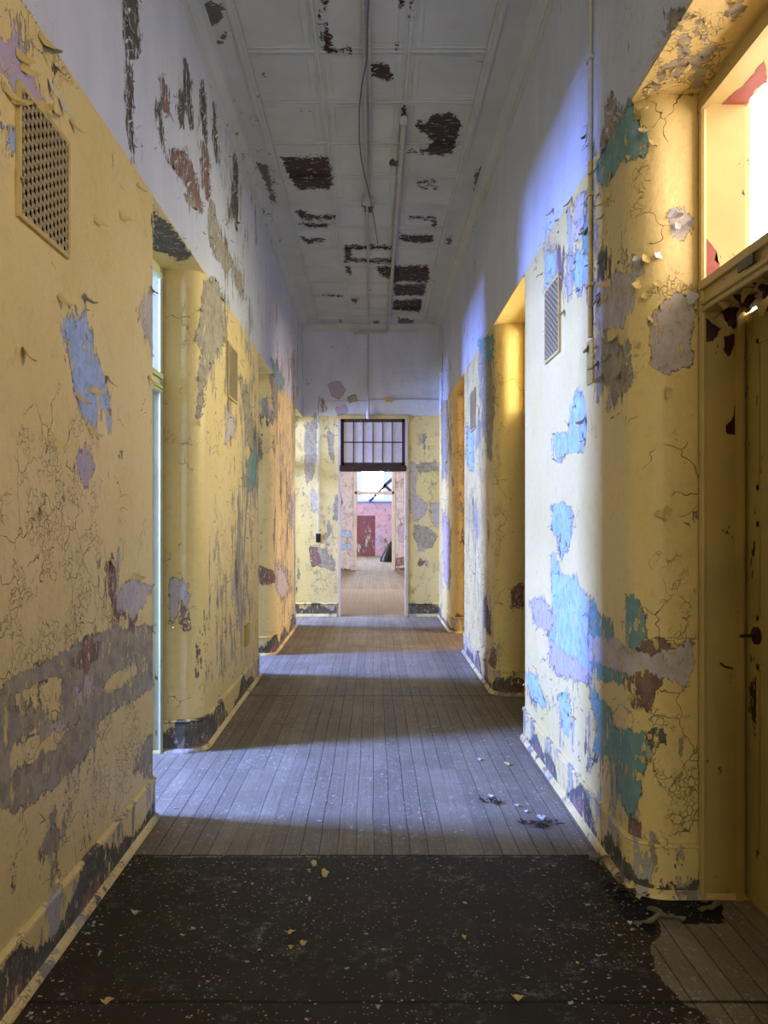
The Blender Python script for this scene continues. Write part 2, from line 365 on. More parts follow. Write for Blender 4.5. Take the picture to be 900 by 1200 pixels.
RIGHT = {
 'blu': [[(650,510),(667,507),(670,480),(678,457),(686,470),(686,507),(680,527),(664,530),(653,542),(648,525)], [(648,592),(660,590),(672,600),(670,625),(662,645),(658,652),(655,625),(648,620)],
         [(648,650),(654,660),(657,675),(670,675),(678,690),(688,694),(692,740),(692,806),(680,792),(660,790),(650,760),(645,745),(648,710)], [(655,815),(665,810),(668,850),(662,862),(656,840)],
         [(673,302),(688,288),(692,300),(690,322),(680,345),(672,325)], [(641,300),(648,298),(646,330),(640,337)], [(548,500),(554,510),(554,550),(549,545)],
         [(617,790),(625,792),(640,825),(636,830),(622,812)], [(668,700),(673,720),(672,740),(667,730)]],
 'lil': [[(622,705),(634,700),(648,715),(650,735),(640,740),(627,725)], [(645,750),(665,770),(690,785),(692,802),(675,795),(655,790),(645,775)], [(520,600),(526,610),(526,690),(521,680)]],
 'blu_shade': [[(690,697),(700,718),(712,726),(716,748),(722,763),(738,786),(727,800),(700,795),(692,770)], [(735,700),(743,697),(756,720),(756,745),(747,760),(736,765),(734,730)],
         [(692,806),(728,850),(738,862),(753,860),(753,890),(746,940),(736,957),(727,932),(724,890),(705,880),(692,902),(699,850)],
         [(700,192),(715,165),(722,145),(738,118),(746,140),(759,152),(758,180),(745,186),(727,190),(706,217),(700,207)], [(686,230),(694,215),(694,290),(684,300)], [(560,400),(578,392),(578,420),(570,425)]],
 'wht': [[(692,745),(715,750),(740,760),(762,770),(800,755),(811,745),(813,775),(800,802),(770,792),(760,782),(735,792),(715,780),(695,775)], [(762,378),(790,348),(809,350),(812,367),(806,395),(806,425),(782,438),(765,430),(761,402)],
         [(784,250),(800,245),(816,262),(801,281),(790,275)], [(742,300),(750,300),(752,320),(744,322)], [(700,330),(735,318),(740,350),(728,380),(705,385)], [(676,235),(684,225),(684,260),(676,280)]],
 'gry': [[(700,400),(722,402),(732,450),(721,472),(712,450),(700,468)], [(783,20),(790,12),(803,12),(805,22),(797,24),(787,36)], [(852,14),(860,5),(868,1),(873,15),(862,17),(857,24)], [(811,24),(822,17),(823,28),(815,35)],
         [(797,52),(804,42),(807,55),(800,66)], [(811,73),(825,55),(837,52),(833,62),(818,74)], [(779,79),(796,73),(801,77),(788,88)], [(813,93),(823,82),(822,92),(814,98)], [(755,106),(764,102),(772,98),(766,106),(758,111)],
         [(772,88),(779,86),(776,93),(768,95)], [(718,420),(740,440),(735,455),(722,445)], [(564,420),(576,410),(578,480),(574,540),(566,500)], [(518,470),(524,470),(524,540),(519,560)], [(688,140),(697,180),(690,190)],
         [(752,870),(762,865),(770,880),(760,890)], [(716,110),(722,120),(712,165),(705,170)]],
 'oli': [[(686,300),(694,310),(693,340),(687,330)], [(703,300),(712,290),(712,310),(702,350)], [(758,860),(775,850),(782,870),(768,882)], [(735,150),(750,135),(756,160),(748,180),(736,176)], [(568,700),(574,720),(574,745),(568,735)]],
 'brn': [[(740,765),(757,752),(775,748),(792,760),(772,770),(782,792),(766,815),(760,832),(745,825),(735,802),(733,780)], [(734,1000),(755,1005),(752,1035),(735,1040)], [(600,690),(610,685),(610,712),(598,712)], [(738,960),(750,965),(748,990),(740,985)],
         [(535,720),(542,722),(542,738),(534,735)], [(570,790),(578,760),(580,775),(575,800)]],
 'yel': [[(718,838),(727,829),(738,838),(736,850),(724,852)], [(770,880),(780,870),(800,900),(780,930),(765,900)]],
}
RDENS = [(712,330,26,150,.75),(725,430,30,60,.9),(650,300,30,70,.9),(650,400,30,60,.5),(650,560,35,120,.3),(650,800,35,90,.8),(720,900,45,90,1.1),(560,560,24,250,.75),(560,700,24,110,.95),(521,560,10,220,.9),(600,600,12,240,.5),
         (780,560,30,110,.12),(790,180,30,70,.12),(780,900,30,60,.6),(790,50,60,50,.9),(590,700,20,110,.8),(780,1010,60,35,1.15),(640,120,60,90,.45)]
RCRK = [(720,250,40,100,.75),(780,320,40,70,.75),(780,900,40,110,.7),(780,720,40,60,1.0),(780,560,40,90,.5),(650,560,30,160,.25),(560,560,30,200,1.0),(780,60,80,60,1.0)]

def side_wall(name, s, W, opens, hs, mat, spec, dens, crk, mul_left):
    """corridor wall with rounded door reveals, its header and door soffits: one mesh"""
    sf = Surf(); base = Surf(); rad = .13; rev = W+s*REV
    runs = []; y0 = -5.0; first = True
    for (a, b) in opens+[(None, None)]:
        if a is None: runs.append((y0, YE, True, False)) if y0 < YE-.01 else None
        else: runs.append((y0, a, not first, True)); y0 = b; first = False
    prof = [(h, 0) for h in frange(.19, hs, .024)]
    # coved base: bead, face and a bottom quarter round
    bp = [(0.0, .034), (.012, .032), (.022, .022), (.026, .012)]+[(h, .012) for h in frange(.03, .185, .012)]
    bp += [(.188, .013), (.190, .004), (.193, .004), (.196, .015), (.201, .019), (.206, .018), (.210, .012), (.213, .004), (.214, 0)]
    for (a, b, rs, re) in runs:
        pts = []
        if rs: pts.append((rev, a, 0))
        pts.append((W, a, rad if rs else 0)); pts.append((W, b, (rad if not (s < 0 and a < 0) else .05) if re else 0))
        if re: pts.append((rev, b, 0))
        P, N = arc_path(pts, stepf)
        sg = 1 if s > 0 else -1
        sf.sweep(P, N, prof, s < 0, sg); base.sweep(P, N, bp, s < 0, sg)
    # header above the doorways, full length
    sf.grid(lambda u, v: (W, u, v), yrange(-5, YE), frange(hs, HC, .028), (-s, 0, 0), s > 0)
    for a, b in opens:
        a2, b2 = a-rad-.02, min(b+rad+.02, YE)
        sf.grid(lambda u, v: (v, u, hs), [y for y in frange(a2, b2, .022)], [W+(rev-W)*i/20 for i in range(21)], (0, 0, -1))
    at = paint(sf.v, spec, dens, crk)
    v = np.array(sf.v)
    o = struct(link(name, sf.v, sf.f, mat, None, True, at))
    at2 = paint(base.v, {}, [], [], 1.25, .6)
    bv = np.array(base.v)
    nz = np.array([mnoise.noise(Vector((p[0]*3, p[1]*3, p[2]*1.2))) for p in base.v])
    at2['brn'] = np.clip(-.02+nz*.07-(bv[:, 2]-.05)*.3, -.3, .3)
    at2['oli'] = np.clip((.045 if s < 0 else .02)+nz*.10-(bv[:, 2]-.05)*.55, -.3, .3)
    at2['brn'][bv[:, 2] < .028] = -.1; at2['oli'][bv[:, 2] < .028] = -.1
    bo = struct(link(name.replace('wall', 'baseboard'), base.v, base.f, mat, None, True, at2))
    return o, sf, at
wallL, sfL, atL = side_wall('wall_left', -1, LX, LOPEN, HSL, wmL, LEFT, LDENS, LCRK, 1)
wallR, sfR, atR = side_wall('wall_right', 1, RX, ROPEN, HSR, wmR, RIGHT, RDENS, RCRK, 1)

# ------------------------------------------------------------------ curled paint flakes still hanging on the walls
def flake(V, Fc, MI, p, n, along, L, wd, curl, lift, mi_f, mi_b, seed):
    r = random.Random(int(seed)); p = Vector(p); n = Vector(n); a = Vector(along).normalized(); b = n.cross(a).normalized()
    rows = 5; k = len(V); q = p+n*.002; ang = lift
    wj = [wd*(.75+.5*r.random())*(1-.75*(i/(rows-1))**1.6) for i in range(rows)]; sh = 0
    for i in range(rows):
        sh += (r.random()-.5)*wd*.25
        for j in (-1, 0, 1):
            V.append(tuple(q+b*(j*wj[i]/2+sh)+n*(.0025*abs(j)*(r.random()))))
        q = q+(a*math.cos(ang)+n*math.sin(ang))*L/(rows-1); ang += curl/(rows-1)
    for i in range(rows-1):
        for j in range(2):
            x = k+i*3+j; Fc.append((x, x+1, x+4, x+3)); MI.append(mi_f)
    # a second skin one millimetre behind gives the flake its thickness and its bare back
    k2 = len(V)
    for i in range(rows*3): V.append(tuple(Vector(V[k+i])-n*.0012))
    for i in range(rows-1):
        for j in range(2):
            x = k2+i*3+j; Fc.append((x, x+3, x+4, x+1)); MI.append(mi_b)
def wall_flakes(parent, sf, at, dado, count, extra, name):
    v = np.array(sf.v); n = np.array(sf.n); px, py, dep = proj(v)
    vis = (v[:, 1] > 1.2) & (px > -20) & (px < 920) & (py > -20) & (py < 1220)
    V = []; Fc = []; MI = []
    mx = np.max([at[k] for k in KEYS if k != 'yel'], axis=0)
    near = vis & (np.abs(mx) < .012)
    idx = np.where(near)[0]; idx = rng.permutation(idx)[:count]
    den = np.where(vis & (at['dens'] > .85) & (mx < 0))[0]; den = rng.permutation(den)[:extra]
    for q, i in enumerate(list(idx)+list(den)):
        sc = 1.0 if q < len(idx) else .75
        down = Vector((0, 0, -1 if random.random() < .6 else 1))
        nn = Vector(n[i]); side = nn.cross(down)
        al = down+side*random.uniform(-.8, .8)
        L = random.uniform(.012, .045)*sc; wd = random.uniform(.010, .028)*sc
        if abs(nn.z) > .5: al = Vector((random.uniform(-1, 1), random.uniform(-1, 1), 0))
        top = v[i][2] > dado
        fr = 1 if top else 0
        if random.random() < .18: fr = 2
        flake(V, Fc, MI, v[i], nn, al, L, wd, random.uniform(.2, 2.0), random.uniform(.05, .45), fr, random.choice((2, 2, 3)), i)
    return V, Fc, MI
def big_flakes(V, Fc, MI, lst, wallx, s):
    for (x, y, ex, ey, wpx, lift, curl, fm) in lst:
        # base and tip pixels on the plane of the wall
        if wallx is None: Y = s; p = Vector(((x-VX)/F*Y, Y, EYE+(VY-y)/F*Y)); t = Vector(((ex-VX)/F*Y, Y, EYE+(VY-ey)/F*Y)); n = Vector((0, -1, 0)); dpt = Y
        else:
            Y = F*wallx/(x-VX); p = Vector((wallx, Y, EYE+(VY-y)/F*Y)); Y2 = F*wallx/(ex-VX); t = Vector((wallx, Y2, EYE+(VY-ey)/F*Y2)); n = Vector((-s, 0, 0)); dpt = Y
        L = min((t-p).length, .065); wpx = max(wpx, .5*L*F/dpt)
        flake(V, Fc, MI, p, n, t-p, L, wpx*dpt/F, curl, lift, fm, 2 if fm != 3 else 2, int(x*7+y))
V, Fc, MI = wall_flakes(wallL, sfL, atL, LD, 420, 420, '')
big_flakes(V, Fc, MI, [(45,38,64,86,14,.25,.9,0),(50,52,62,74,12,.5,1.4,3),(58,95,60,150,8,.2,.6,1),(40,125,58,118,10,.5,1.2,0),(4,100,28,150,12,.25,1.0,0),(12,115,29,140,9,.5,1.4,0),(52,128,57,158,7,.5,1.4,0),
    (20,200,20,222,9,.4,1.0,1),(66,78,68,96,7,.5,1.2,3),(70,115,78,150,6,.2,.8,1),(82,140,88,165,5,.3,1,0),(18,60,40,95,9,.3,1.0,0),(24,75,44,108,8,.35,1.2,0),(97,345,104,372,7,.4,1.4,3),(68,345,74,368,6,.4,1.0,0),
    (124,440,126,492,5,.4,1.0,3),(90,462,98,500,6,.4,1.2,0),(106,455,122,478,10,.4,1.2,0),(104,500,110,525,6,.4,1.4,0),(60,515,78,548,6,.3,1.1,0),(28,408,24,430,8,.4,1.0,0),(176,335,180,362,6,.4,1.2,3),(174,440,177,480,5,.4,1.2,0),
    (130,655,128,700,4,.3,1.0,0),(155,675,166,690,8,.4,1.2,0),(150,20,150,60,3,.15,.5,1),(160,215,163,230,4,.4,1.0,0),(140,250,150,268,4,.3,.8,0),(110,255,122,270,4,.3,.8,0),(48,595,44,620,6,.3,1,0)], LX, -1)
fl = link('peeling_paint', V, Fc, mFlakeY, None, False, None, [mFlakeY, mFlakeW, mFlakeB, mFlakeO], MI); fl.parent = wallL; fl['kind'] = 'stuff'
V, Fc, MI = wall_flakes(wallR, sfR, atR, RD, 420, 520, '')
big_flakes(V, Fc, MI, [(690,228,684,300,5,.3,1.0,0),(712,232,706,262,8,.5,1.2,0),(708,250,702,298,7,.5,1.6,2),(688,268,694,300,4,.4,1.2,0),(716,330,708,345,9,.5,1.4,0),(712,345,708,372,12,.3,1.0,0),(700,350,706,392,9,.4,1.0,0),
    (722,395,728,430,10,.4,1.4,2),(716,415,712,455,9,.4,1.2,3),(700,425,704,462,9,.4,1.3,0),(706,440,718,468,10,.4,1.2,2),(726,440,732,462,8,.5,1.2,0),(690,405,697,432,12,.3,.8,0),(652,288,645,305,5,.4,1.2,0),(661,365,665,385,4,.5,1.2,3),
    (648,230+15,650,268,4,.4,1.0,2),(670,232,672,250,5,.4,1.0,2),(722,130,735,142,8,.4,1.4,0),(700,195,702,222,4,.4,1.2,2),(640,385,640,392,4,.4,1.2,3),(686,490,690,505,6,.5,1.4,2)], RX, 1)
big_flakes(V, Fc, MI, [(748,125,757,150,9,.5,1.3,0),(752,150,758,182,7,.5,1.4,0),(765,165,756,190,6,.4,1.2,0),(785,248,800,258,12,.3,1.0,1),(803,268,816,258,8,.5,1.4,1),(795,262,790,280,8,.4,1.0,1),(805,352,818,350,14,.2,.8,1),
    (762,372,756,378,10,.4,1.0,0),(775,300,742,312,5,.4,1.0,1),(742,302,752,306,7,.5,1.0,1),(758,300,750,318,6,.4,1.0,0),(770,330,776,345,8,.4,1.0,0),(752,345,764,352,6,.4,1,0),(785,455,780,470,6,.2,.6,0),(745,330,752,345,7,.4,1,0),
    (768,600,782,610,5,.2,.7,0),(785,595,776,612,4,.2,.7,0)], None, 3.035)
fl = link('peeling_paint', V, Fc, mFlakeY, None, False, None, [mFlakeY, mFlakeW, mFlakeB, mFlakeO], MI); fl.parent = wallR; fl['kind'] = 'stuff'

# ------------------------------------------------------------------ end wall with the doorway
DX0, DX1, DH = -.54, .54, 3.15
END = {
 'lil': [[(385,450),(398,447),(405,457),(397,467),(388,463)], [(393,478),(405,474),(407,482),(396,487)]],
 'brn': [[(362,640),(372,642),(376,660),(366,664)], [(492,655),(498,658),(494,664),(489,662)]],
 'gry': [[(408,466),(416,463),(419,470),(410,471)], [(360,495),(370,500),(370,540),(366,560),(358,560),(358,520)], [(384,505),(390,510),(391,545),(386,530)], [(488,545),(510,542),(513,550),(492,553)], [(485,615),(500,618),(513,628),(505,642),(497,642),(486,630)],
         [(368,625+15),(380,645),(392,660),(388,668),(372,662)], [(395,500+80),(397,600),(394,610),(392,590)]],
 'wht': [[(482,575),(500,590),(498,604),(486,610),(481,590)], [(505,590),(514,590),(514,620),(507,612)], [(366,572),(371,580),(370,598),(365,600)], [(481,540),(487,545),(487,600),(481,600)]],
 'blu': [[(482,560),(486,565),(486,585),(482,590)], [(366,575),(369,578),(368,590)]],
}
sf = Surf(); st = .022
xs = lambda a, b: frange(a, b, .03)
sf.grid(lambda u, v: (u, YE, v), xs(LX-.6, DX0), frange(0, HC, .03), (0, -1, 0))
sf.grid(lambda u, v: (u, YE, v), xs(DX1, RX+.01), frange(0, HC, .03), (0, -1, 0))
sf.grid(lambda u, v: (u, YE, v), xs(DX0, DX1), frange(DH, HC, .03), (0, -1, 0))
for x in (DX0, DX1): sf.grid(lambda u, v: (x, u, v), frange(YE, YE+.35, .05), frange(0, DH, .05), (0, 0, 0))
sf.grid(lambda u, v: (u, v, DH), frange(DX0, DX1, .05), frange(YE, YE+.35, .05), (0, 0, 0))
at = paint(sf.v, END, [(375,600,22,130,.9),(500,620,18,110,.9),(430,430,90,40,.35)], [], .6, .7)
struct(link('wall_end', sf.v, sf.f, wmE, None, False, at))
b = Surf(); bp = [(0, .03), (.02, .024), (.026, .012)]+[(h, .012) for h in frange(.03, .185, .02)]+[(.19, .022), (.2, .027), (.21, .02), (.214, 0)]
for x0, x1 in ((LX-.5, DX0-.03), (DX1+.03, RX)):
    P = [Vector((x, YE)) for x in xs(x0, x1)]; N = [Vector((0, 1))]*len(P); b.sweep(P, N, bp, False, -1)
at = paint(b.v, {}, [], [], 1.2, .5); bv = np.array(b.v)
nz = np.array([mnoise.noise(Vector((p[0]*4, 3, p[2]*3))) for p in b.v]); at['oli'] = np.where(bv[:, 2] > .03, .035+nz*.06-(bv[:, 2]-.08)*.4, -.2)
struct(link('baseboard_end', b.v, b.f, wmE, None, False, at))

# ------------------------------------------------------------------ ceiling of stamped metal panels with its cornice
CEIL = {'brn': [
 [(330,185),(385,183),(391,215),(388,222),(345,222),(343,214),(335,202)], [(345,247),(352,246),(370,252),(393,252),(393,257),(355,258)], [(350,262),(392,262),(380,267),(356,266)], [(351,278),(382,280),(378,284),(360,286)],
 [(403,287),(458,288),(460,292),(412,292),(412,303),(460,303),(460,308),(404,307)], [(405,312),(412,312),(412,321),(406,321)], [(440,312),(503,311),(503,330),(462,330),(445,322)], [(462,333),(500,332),(497,346),(462,346)],
 [(460,352),(495,350),(493,366),(460,363)], [(505,134),(530,132),(541,145),(535,165),(530,181),(510,182),(477,178),(477,175),(495,177),(508,165),(488,150),(488,140),(500,143)],
 [(432,77),(445,70),(458,80),(461,92),(453,97),(436,90)], [(374,-5),(386,-5),(381,12),(376,6)], [(376,44),(385,27),(389,45),(386,55),(400,58),(412,56),(412,63),(390,61),(378,60)], [(466,-5),(473,-5),(472,10),(467,10)],
 [(466,46),(469,50),(467,60),(460,62)], [(481,-5),(483,-5),(483,20),(481,20)], [(489,213),(508,212),(511,215),(490,216)], [(490,219),(513,220),(494,222)], [(476,254),(510,253),(510,257),(478,257)], [(505,258),(513,258),(510,266),(506,265)],
 [(468,273),(476,275),(510,276),(506,285),(470,283)], [(455,188),(467,187),(465,195),(458,195)], [(378,345),(402,346),(402,348),(378,347)], [(411,350),(421,350),(415,358)], [(559,69),(566,72),(561,75)], [(471,124),(476,125),(475,145),(472,135)],
 [(350,128),(365,128),(365,130),(350,130)], [(377,40-24),(373,14),(374,30)]],
 'gry': [[(232,12),(245,2),(260,8),(262,25),(250,30),(240,40),(232,27)], [(250,52),(265,36),(266,43),(255,56)], [(465,372),(486,375),(482,383),(468,381)], [(437,375),(445,376),(443,380),(437,379)], [(378,375),(382,380),(379,382)], [(396,374),(401,376),(398,381)],
         [(300,190),(312,192),(325,240),(318,236)], [(556,205),(566,190),(570,205),(562,225),(556,222)], [(522,279),(530,277),(528,288),(523,285)], [(424,236),(438,238),(436,250),(426,249)]]}
m = M('stamped_metal_ceiling_paint', .6, .3); PS = m.P
E = m.add(m.mul(m.sub(m.noise(PS, 16, 6, .72), .5), .16), m.mul(m.sub(m.noise(PS, 60, 3, .6), .5), .06))
hol = m.step(m.noise(m.scale(PS, (1, 2.2, 1)), 11, 6, .75), .60, .605)
bm_ = m.mul(m.step(m.add(m.attr('brn'), E), 0, .004), m.sub(1.0, hol)); gm_ = m.step(m.add(m.attr('gry'), E), 0, .004)
gen = m.step(m.sub(m.noise(PS, 7, 10, .78), m.sub(.79, m.mul(m.attr('dens'), .16))), 0, .004)
c = m.mix(m.step(m.noise(PS, 2.2, 5, .6), .35, .7), (.52, .54, .48), (.43, .45, .39))
c = m.mix(gen, c, (.12, .11, .09)); c = m.mix(gm_, c, (.10, .105, .085)); c = m.mix(bm_, c, m.mix(m.step(m.noise(PS, 20, 4), .4, .6), (.042, .016, .012), (.022, .014, .010)))
h = m.sub(m.mul(m.noise(PS, 30, 4), .4), m.math('MAXIMUM', bm_, m.math('MAXIMUM', gm_, gen)))
mCeil = m.set(c, h, .003, .8)
sf = Surf(); CX0, CX1, CY1 = -.88, .80, 11.62; PZ = .61; Y0c = .17
# height field: inset centre panel, beads between the panels, a stepped rim in each panel
def cz(x, y):
    if x < CX0 or x > CX1 or y > CY1: return HC-.0
    e = min(x-CX0, CX1-x, CY1-y)
    z = HC+.03
    if e < .05: return HC-.018+.0*e if e < .03 else HC+.0
    fx = ((x-.24)/PZ) % 1; fy = ((y-Y0c)/PZ) % 1
    d = min(fx, 1-fx, fy, 1-fy)*PZ
    if d < .011: z -= .012
    elif .028 < d < .042: z -= .006
    elif .075 < d < .083: z -= .003
    return z
lines = set()
for k in range(-3, 3):
    c0 = .24+k*PZ
    for d in (0, .009, .013, .027, .030, .040, .043, .074, .077, .082, .085):
        for sg in (-1, 1): lines.add(round(c0+sg*d, 4))
for x in (LX-.02, LX+.1, -1.0, CX0-.003, CX0, CX0+.028, CX0+.032, CX0+.049, CX0+.052, CX1-.052, CX1-.049, CX1-.032, CX1-.028, CX1, CX1+.003, .95, RX+.02): lines.add(x)
xsL = sorted(x for x in lines if LX-.03 <= x <= RX+.03)
xx = []
for a, b_ in zip(xsL, xsL[1:]): xx += [a] if b_-a < .05 else frange(a, b_, .045)[:-1]
xx.append(xsL[-1])
lines = set(); y = Y0c-8*PZ
while y < 12.3:
    for d in (0, .009, .013, .027, .030, .040, .043, .074, .077, .082, .085):
        for sg in (-1, 1): lines.add(round(y+sg*d, 4))
    y += PZ
for y in (CY1-.052, CY1-.049, CY1-.032, CY1-.028, CY1, CY1+.003, YE, -5.2): lines.add(y)
ysL = sorted(y for y in lines if -5.21 <= y <= YE+.001)
yy = []
for a, b_ in zip(ysL, ysL[1:]): yy += [a] if b_-a < .06 else frange(a, b_, .05)[:-1]
yy.append(ysL[-1])
sf.grid(lambda u, v: (u, v, cz(u, v)), xx, yy, (0, 0, -1))
at = paint(sf.v, CEIL, [(380,240,50,90,.9),(480,300,60,90,.9),(300,200,40,120,1.2),(560,220,30,120,.8),(430,20,90,60,.5),(240,30,50,60,1.0)], [], .42, 0, ('brn', 'gry'))
struct(link('ceiling', sf.v, sf.f, mCeil, None, False, at))
# cornice mouldings (left, right, end)
def cornice(name, pts, nx, ny):
    prof = [(-.11, .0), (-.108, .010), (-.09, .014), (-.085, .022), (-.07, .024), (-.055, .034), (-.038, .052), (-.022, .072), (-.020, .084), (-.006, .088), (-.004, .10), (.002, .10)]
    V = []; Fc = []
    for p in pts:
        for h, o in prof: V.append((p[0]+nx*o, p[1]+ny*o, HC+h))
    c = len(prof)
    for i in range(len(pts)-1):
        for j in range(c-1): a = i*c+j; Fc.append((a, a+c, a+c+1, a+1))
    v = np.array(V)
    at = paint(V, {}, [(300,190,50,120,1.3),(560,210,40,120,1.0)], [], .5, 0, ('brn', 'gry'))
    struct(link(name, V, Fc, mCeil, None, False, at))
cornice('trim_1', [(LX, y) for y in frange(-5, YE, .1)], 1, 0)
cornice('trim_2', [(RX, y) for y in frange(-5, YE, .1)], -1, 0)
cornice('trim_3', [(x, YE) for x in frange(LX, RX, .1)], 0, -1)

# ------------------------------------------------------------------ floor
FLOOR = {'lin': [[(-700,1003),(690,1003),(700,1010),(760,1050),(840,1052),(852,1082),(800,1084),(788,1070),(768,1068),(776,1094),(762,1110),(771,1140),(797,1172),(832,1192),(845,1300),(850,1500),(-700,1500)]],
         'dk': [[(700,1030),(770,1050),(845,1056),(852,1082),(802,1084),(790,1072),(765,1070),(770,1100),(740,1085)]],
         'seam': []}
m = M('worn_floor', .75, .25); X, Y, Z = m.xyz()
wob = m.mul(m.sub(m.noise(m.P, 1.2, 3), .5), .02)
bx = m.math('DIVIDE', m.add(X, m.add(wob, 20.0)), .083); fr = m.math('FRACT', bx); bi = m.math('FLOOR', bx)
brd = m.n('ShaderNodeTexWhiteNoise', {'Vector': m.comb(bi, m.math('FLOOR', m.math('DIVIDE', Y, 2.3)), 0.0)}, 0)
gap = m.math('MAXIMUM', m.step(fr, .035, .0), m.step(fr, .965, 1.0))
gap = m.mul(gap, m.step(m.add(brd, m.mul(m.noise(m.scale(m.P, (12, .6, 1)), 1, 3), .6)), .35, .75))
grain = m.noise(m.scale(m.P, (60, 1.6, 1)), 1, 5, .6)
dirt = m.noise(m.P, 2.6, 6, .65)
wood = m.mix(m.step(dirt, .35, .65), (.195, .165, .10), (.275, .24, .165))
wood = m.mix(m.mul(brd, .5), wood, (.125, .105, .08)); wood = m.mix(m.mul(m.step(grain, .45, .75), .5), wood, (.09, .075, .06))
scuff = m.mul(m.step(m.noise(m.scale(m.P, (1.6, 1, 1)), 17, 9, .85), .54, .62), m.step(m.noise(m.P, 2.1, 5, .6), .42, .58))
gapw = gap
wood = m.mix(m.mul(scuff, .8), wood, (.46, .45, .40)); wood = m.mix(m.mul(gap, .6), wood, (.02, .016, .012))
lino = m.mix(m.step(m.noise(m.P, 1.6, 5, .65), .4, .62), (.030, .027, .012), (.040, .025, .016))
lino = m.mix(m.mul(m.step(m.noise(m.P, 4, 5, .6), .5, .7), .5), lino, (.05, .045, .02))
dust = m.mul(m.step(m.noise(m.P, 13, 9, .88), .53, .62), m.step(m.noise(m.P, 3.6, 4), .46, .60))
lino = m.mix(m.mul(dust, .85), lino, (.24, .235, .18))
e2 = m.mul(m.sub(m.noise(m.P, 14, 5, .7), .5), .05)
lm = m.step(m.add(m.attr('lin'), e2), 0, .004); dk = m.step(m.add(m.attr('dk'), e2), 0, .004)
col = m.mix(lm, wood, lino); col = m.mix(dk, col, (.008, .008, .010))
# worn thresholds and cross seams
for y, wd, c_ in ((3.41, .010, (.012, .010, .008)), (2.37, .010, (.010, .009, .007)), (6.54, .014, (.02, .016, .01)), (7.22, .010, (.03, .025, .018)), (10.2, .012, (.03, .03, .03)), (11.98, .02, (.03, .02, .015))):
    yj = m.add(Y, m.mul(m.sub(m.noise(m.P, 3, 3), .5), .02))
    sm = m.step(m.math('ABSOLUTE', m.sub(yj, y)), wd, wd*.5); col = m.mix(m.mul(sm, .9), col, c_)
# tiny chips of paint and grit
v = m.voro(m.P, 75, 'F1'); vr = m.voro(m.P, 75, 'F1', 1)
spk = m.mul(m.step(v, .26, .20), m.step(m.n('ShaderNodeSeparateColor', {0: vr}, 0), .72, .73)); spk = m.mul(spk, m.step(m.noise(m.P, 3.3, 5, .7), .42, .55))
col = m.mix(m.mul(spk, .8), col, (.40, .39, .34))
pal = m.step(Y, 12.2, 12.25); mid = m.mul(pal, m.step(m.add(Y, m.mul(m.noise(m.P, 1, 2), .2)), 17.0, 16.9))
col = m.mix(m.mul(mid, .6), col, (.33, .25, .19))
hh = m.add(m.add(m.mul(m.mul(gap, -2.0), m.sub(1.0, lm)), m.mul(grain, .25)), m.add(m.mul(lm, .6), m.mul(m.noise(m.P, 40, 5, .7), .5)))
mFloor = m.set(col, hh, .003, 1.0)
sf = Surf()
sf.grid(lambda u, v: (u, v, 0), frange(-1.7, 1.7, .02), frange(1.6, 4.2, .02), (0, 0, 1), True)
def big(x0, x1, y0, y1): sf.grid(lambda u, v: (u, v, 0), frange(x0, x1, .5), frange(y0, y1, .5), (0, 0, 1), True)
big(-6, -1.7, -6, 35); big(1.7, 6, -6, 35); big(-1.7, 1.7, -6, 1.6); big(-1.7, 1.7, 4.2, 35)
vv = np.array(sf.v); px, py, dep = proj(vv); at = {}
near = (vv[:, 1] > .5)
for k in ('lin', 'dk'):
    a = np.full(len(vv), -.3)
    for poly in FLOOR[k]: a = np.maximum(a, np.where(near, np.clip(sdf(px, py, poly)*dep/F, -.3, .3), -.3))
    if k == 'lin': a = np.where(vv[:, 1] < 1.6, .3, a); a = np.where(vv[:, 1] > 4.1, -.3, a)
    at[k] = a
struct(link('floor', sf.v, sf.f, mFloor, None, False, at))

# ------------------------------------------------------------------ side rooms, middle hall, far hall (plain shells with their windows, one added to light the end wall)
def shell(name, boxes, mat):
    b = MB()
    for a, c in boxes: b.box(a, c)
    o = b.build(name, mat); return struct(o)
def wall_window(name, x, y0, y1, a, b, z0, z1, mat, th=.15, H=HC):
    sg = 1 if x > 0 else -1; x2 = x+sg*th; bx = []
    bx.append(((x, y0, 0), (x2, y1, z0))); bx.append(((x, y0, z1), (x2, y1, H)))
    if a > y0: bx.append(((x, y0, z0), (x2, a, z1)))
    if b < y1: bx.append(((x, b, z0), (x2, y1, z1)))
    return shell(name, bx, mat)
def sash(name, x, a, b, z0, z1, cols, rows, mat):
    m_ = MB(); t = .035
    for z in [z0+(z1-z0)*i/rows for i in range(rows+1)]: m_.box((x-.02, a, z-t/2), (x+.02, b, z+t/2))
    for y in [a+(b-a)*i/cols for i in range(cols+1)]: m_.box((x-.02, y-t/2, z0), (x+.02, y+t/2, z1))
    return struct(m_.build(name, mat))
CE = -4.6
def outer(name, x, y0, y1, wins, mat, th=.15):
    sg = 1 if x > 0 else -1; x2 = x+sg*th; bx = []; y = y0
    for a, b, z0, z1 in wins:
        bx.append(((x, y, 0), (x2, a, HC))); bx.append(((x, a, 0), (x2, b, z0))); bx.append(((x, a, z1), (x2, b, HC))); y = b
    bx.append(((x, y, 0), (x2, y1, HC))); return shell(name, bx, mat)
outer('wall_left_outer', -4.6, -5, 12.2, [(3.88, 4.55, 1.85, 3.85), (7.5, 8.3, 1.75, 3.75), (9.8, 10.7, 1.45, 3.75), (10.98, 11.85, 1.75, 3.75)], wmRoom)  # opening beside the last window is invented to let the fill lamp through
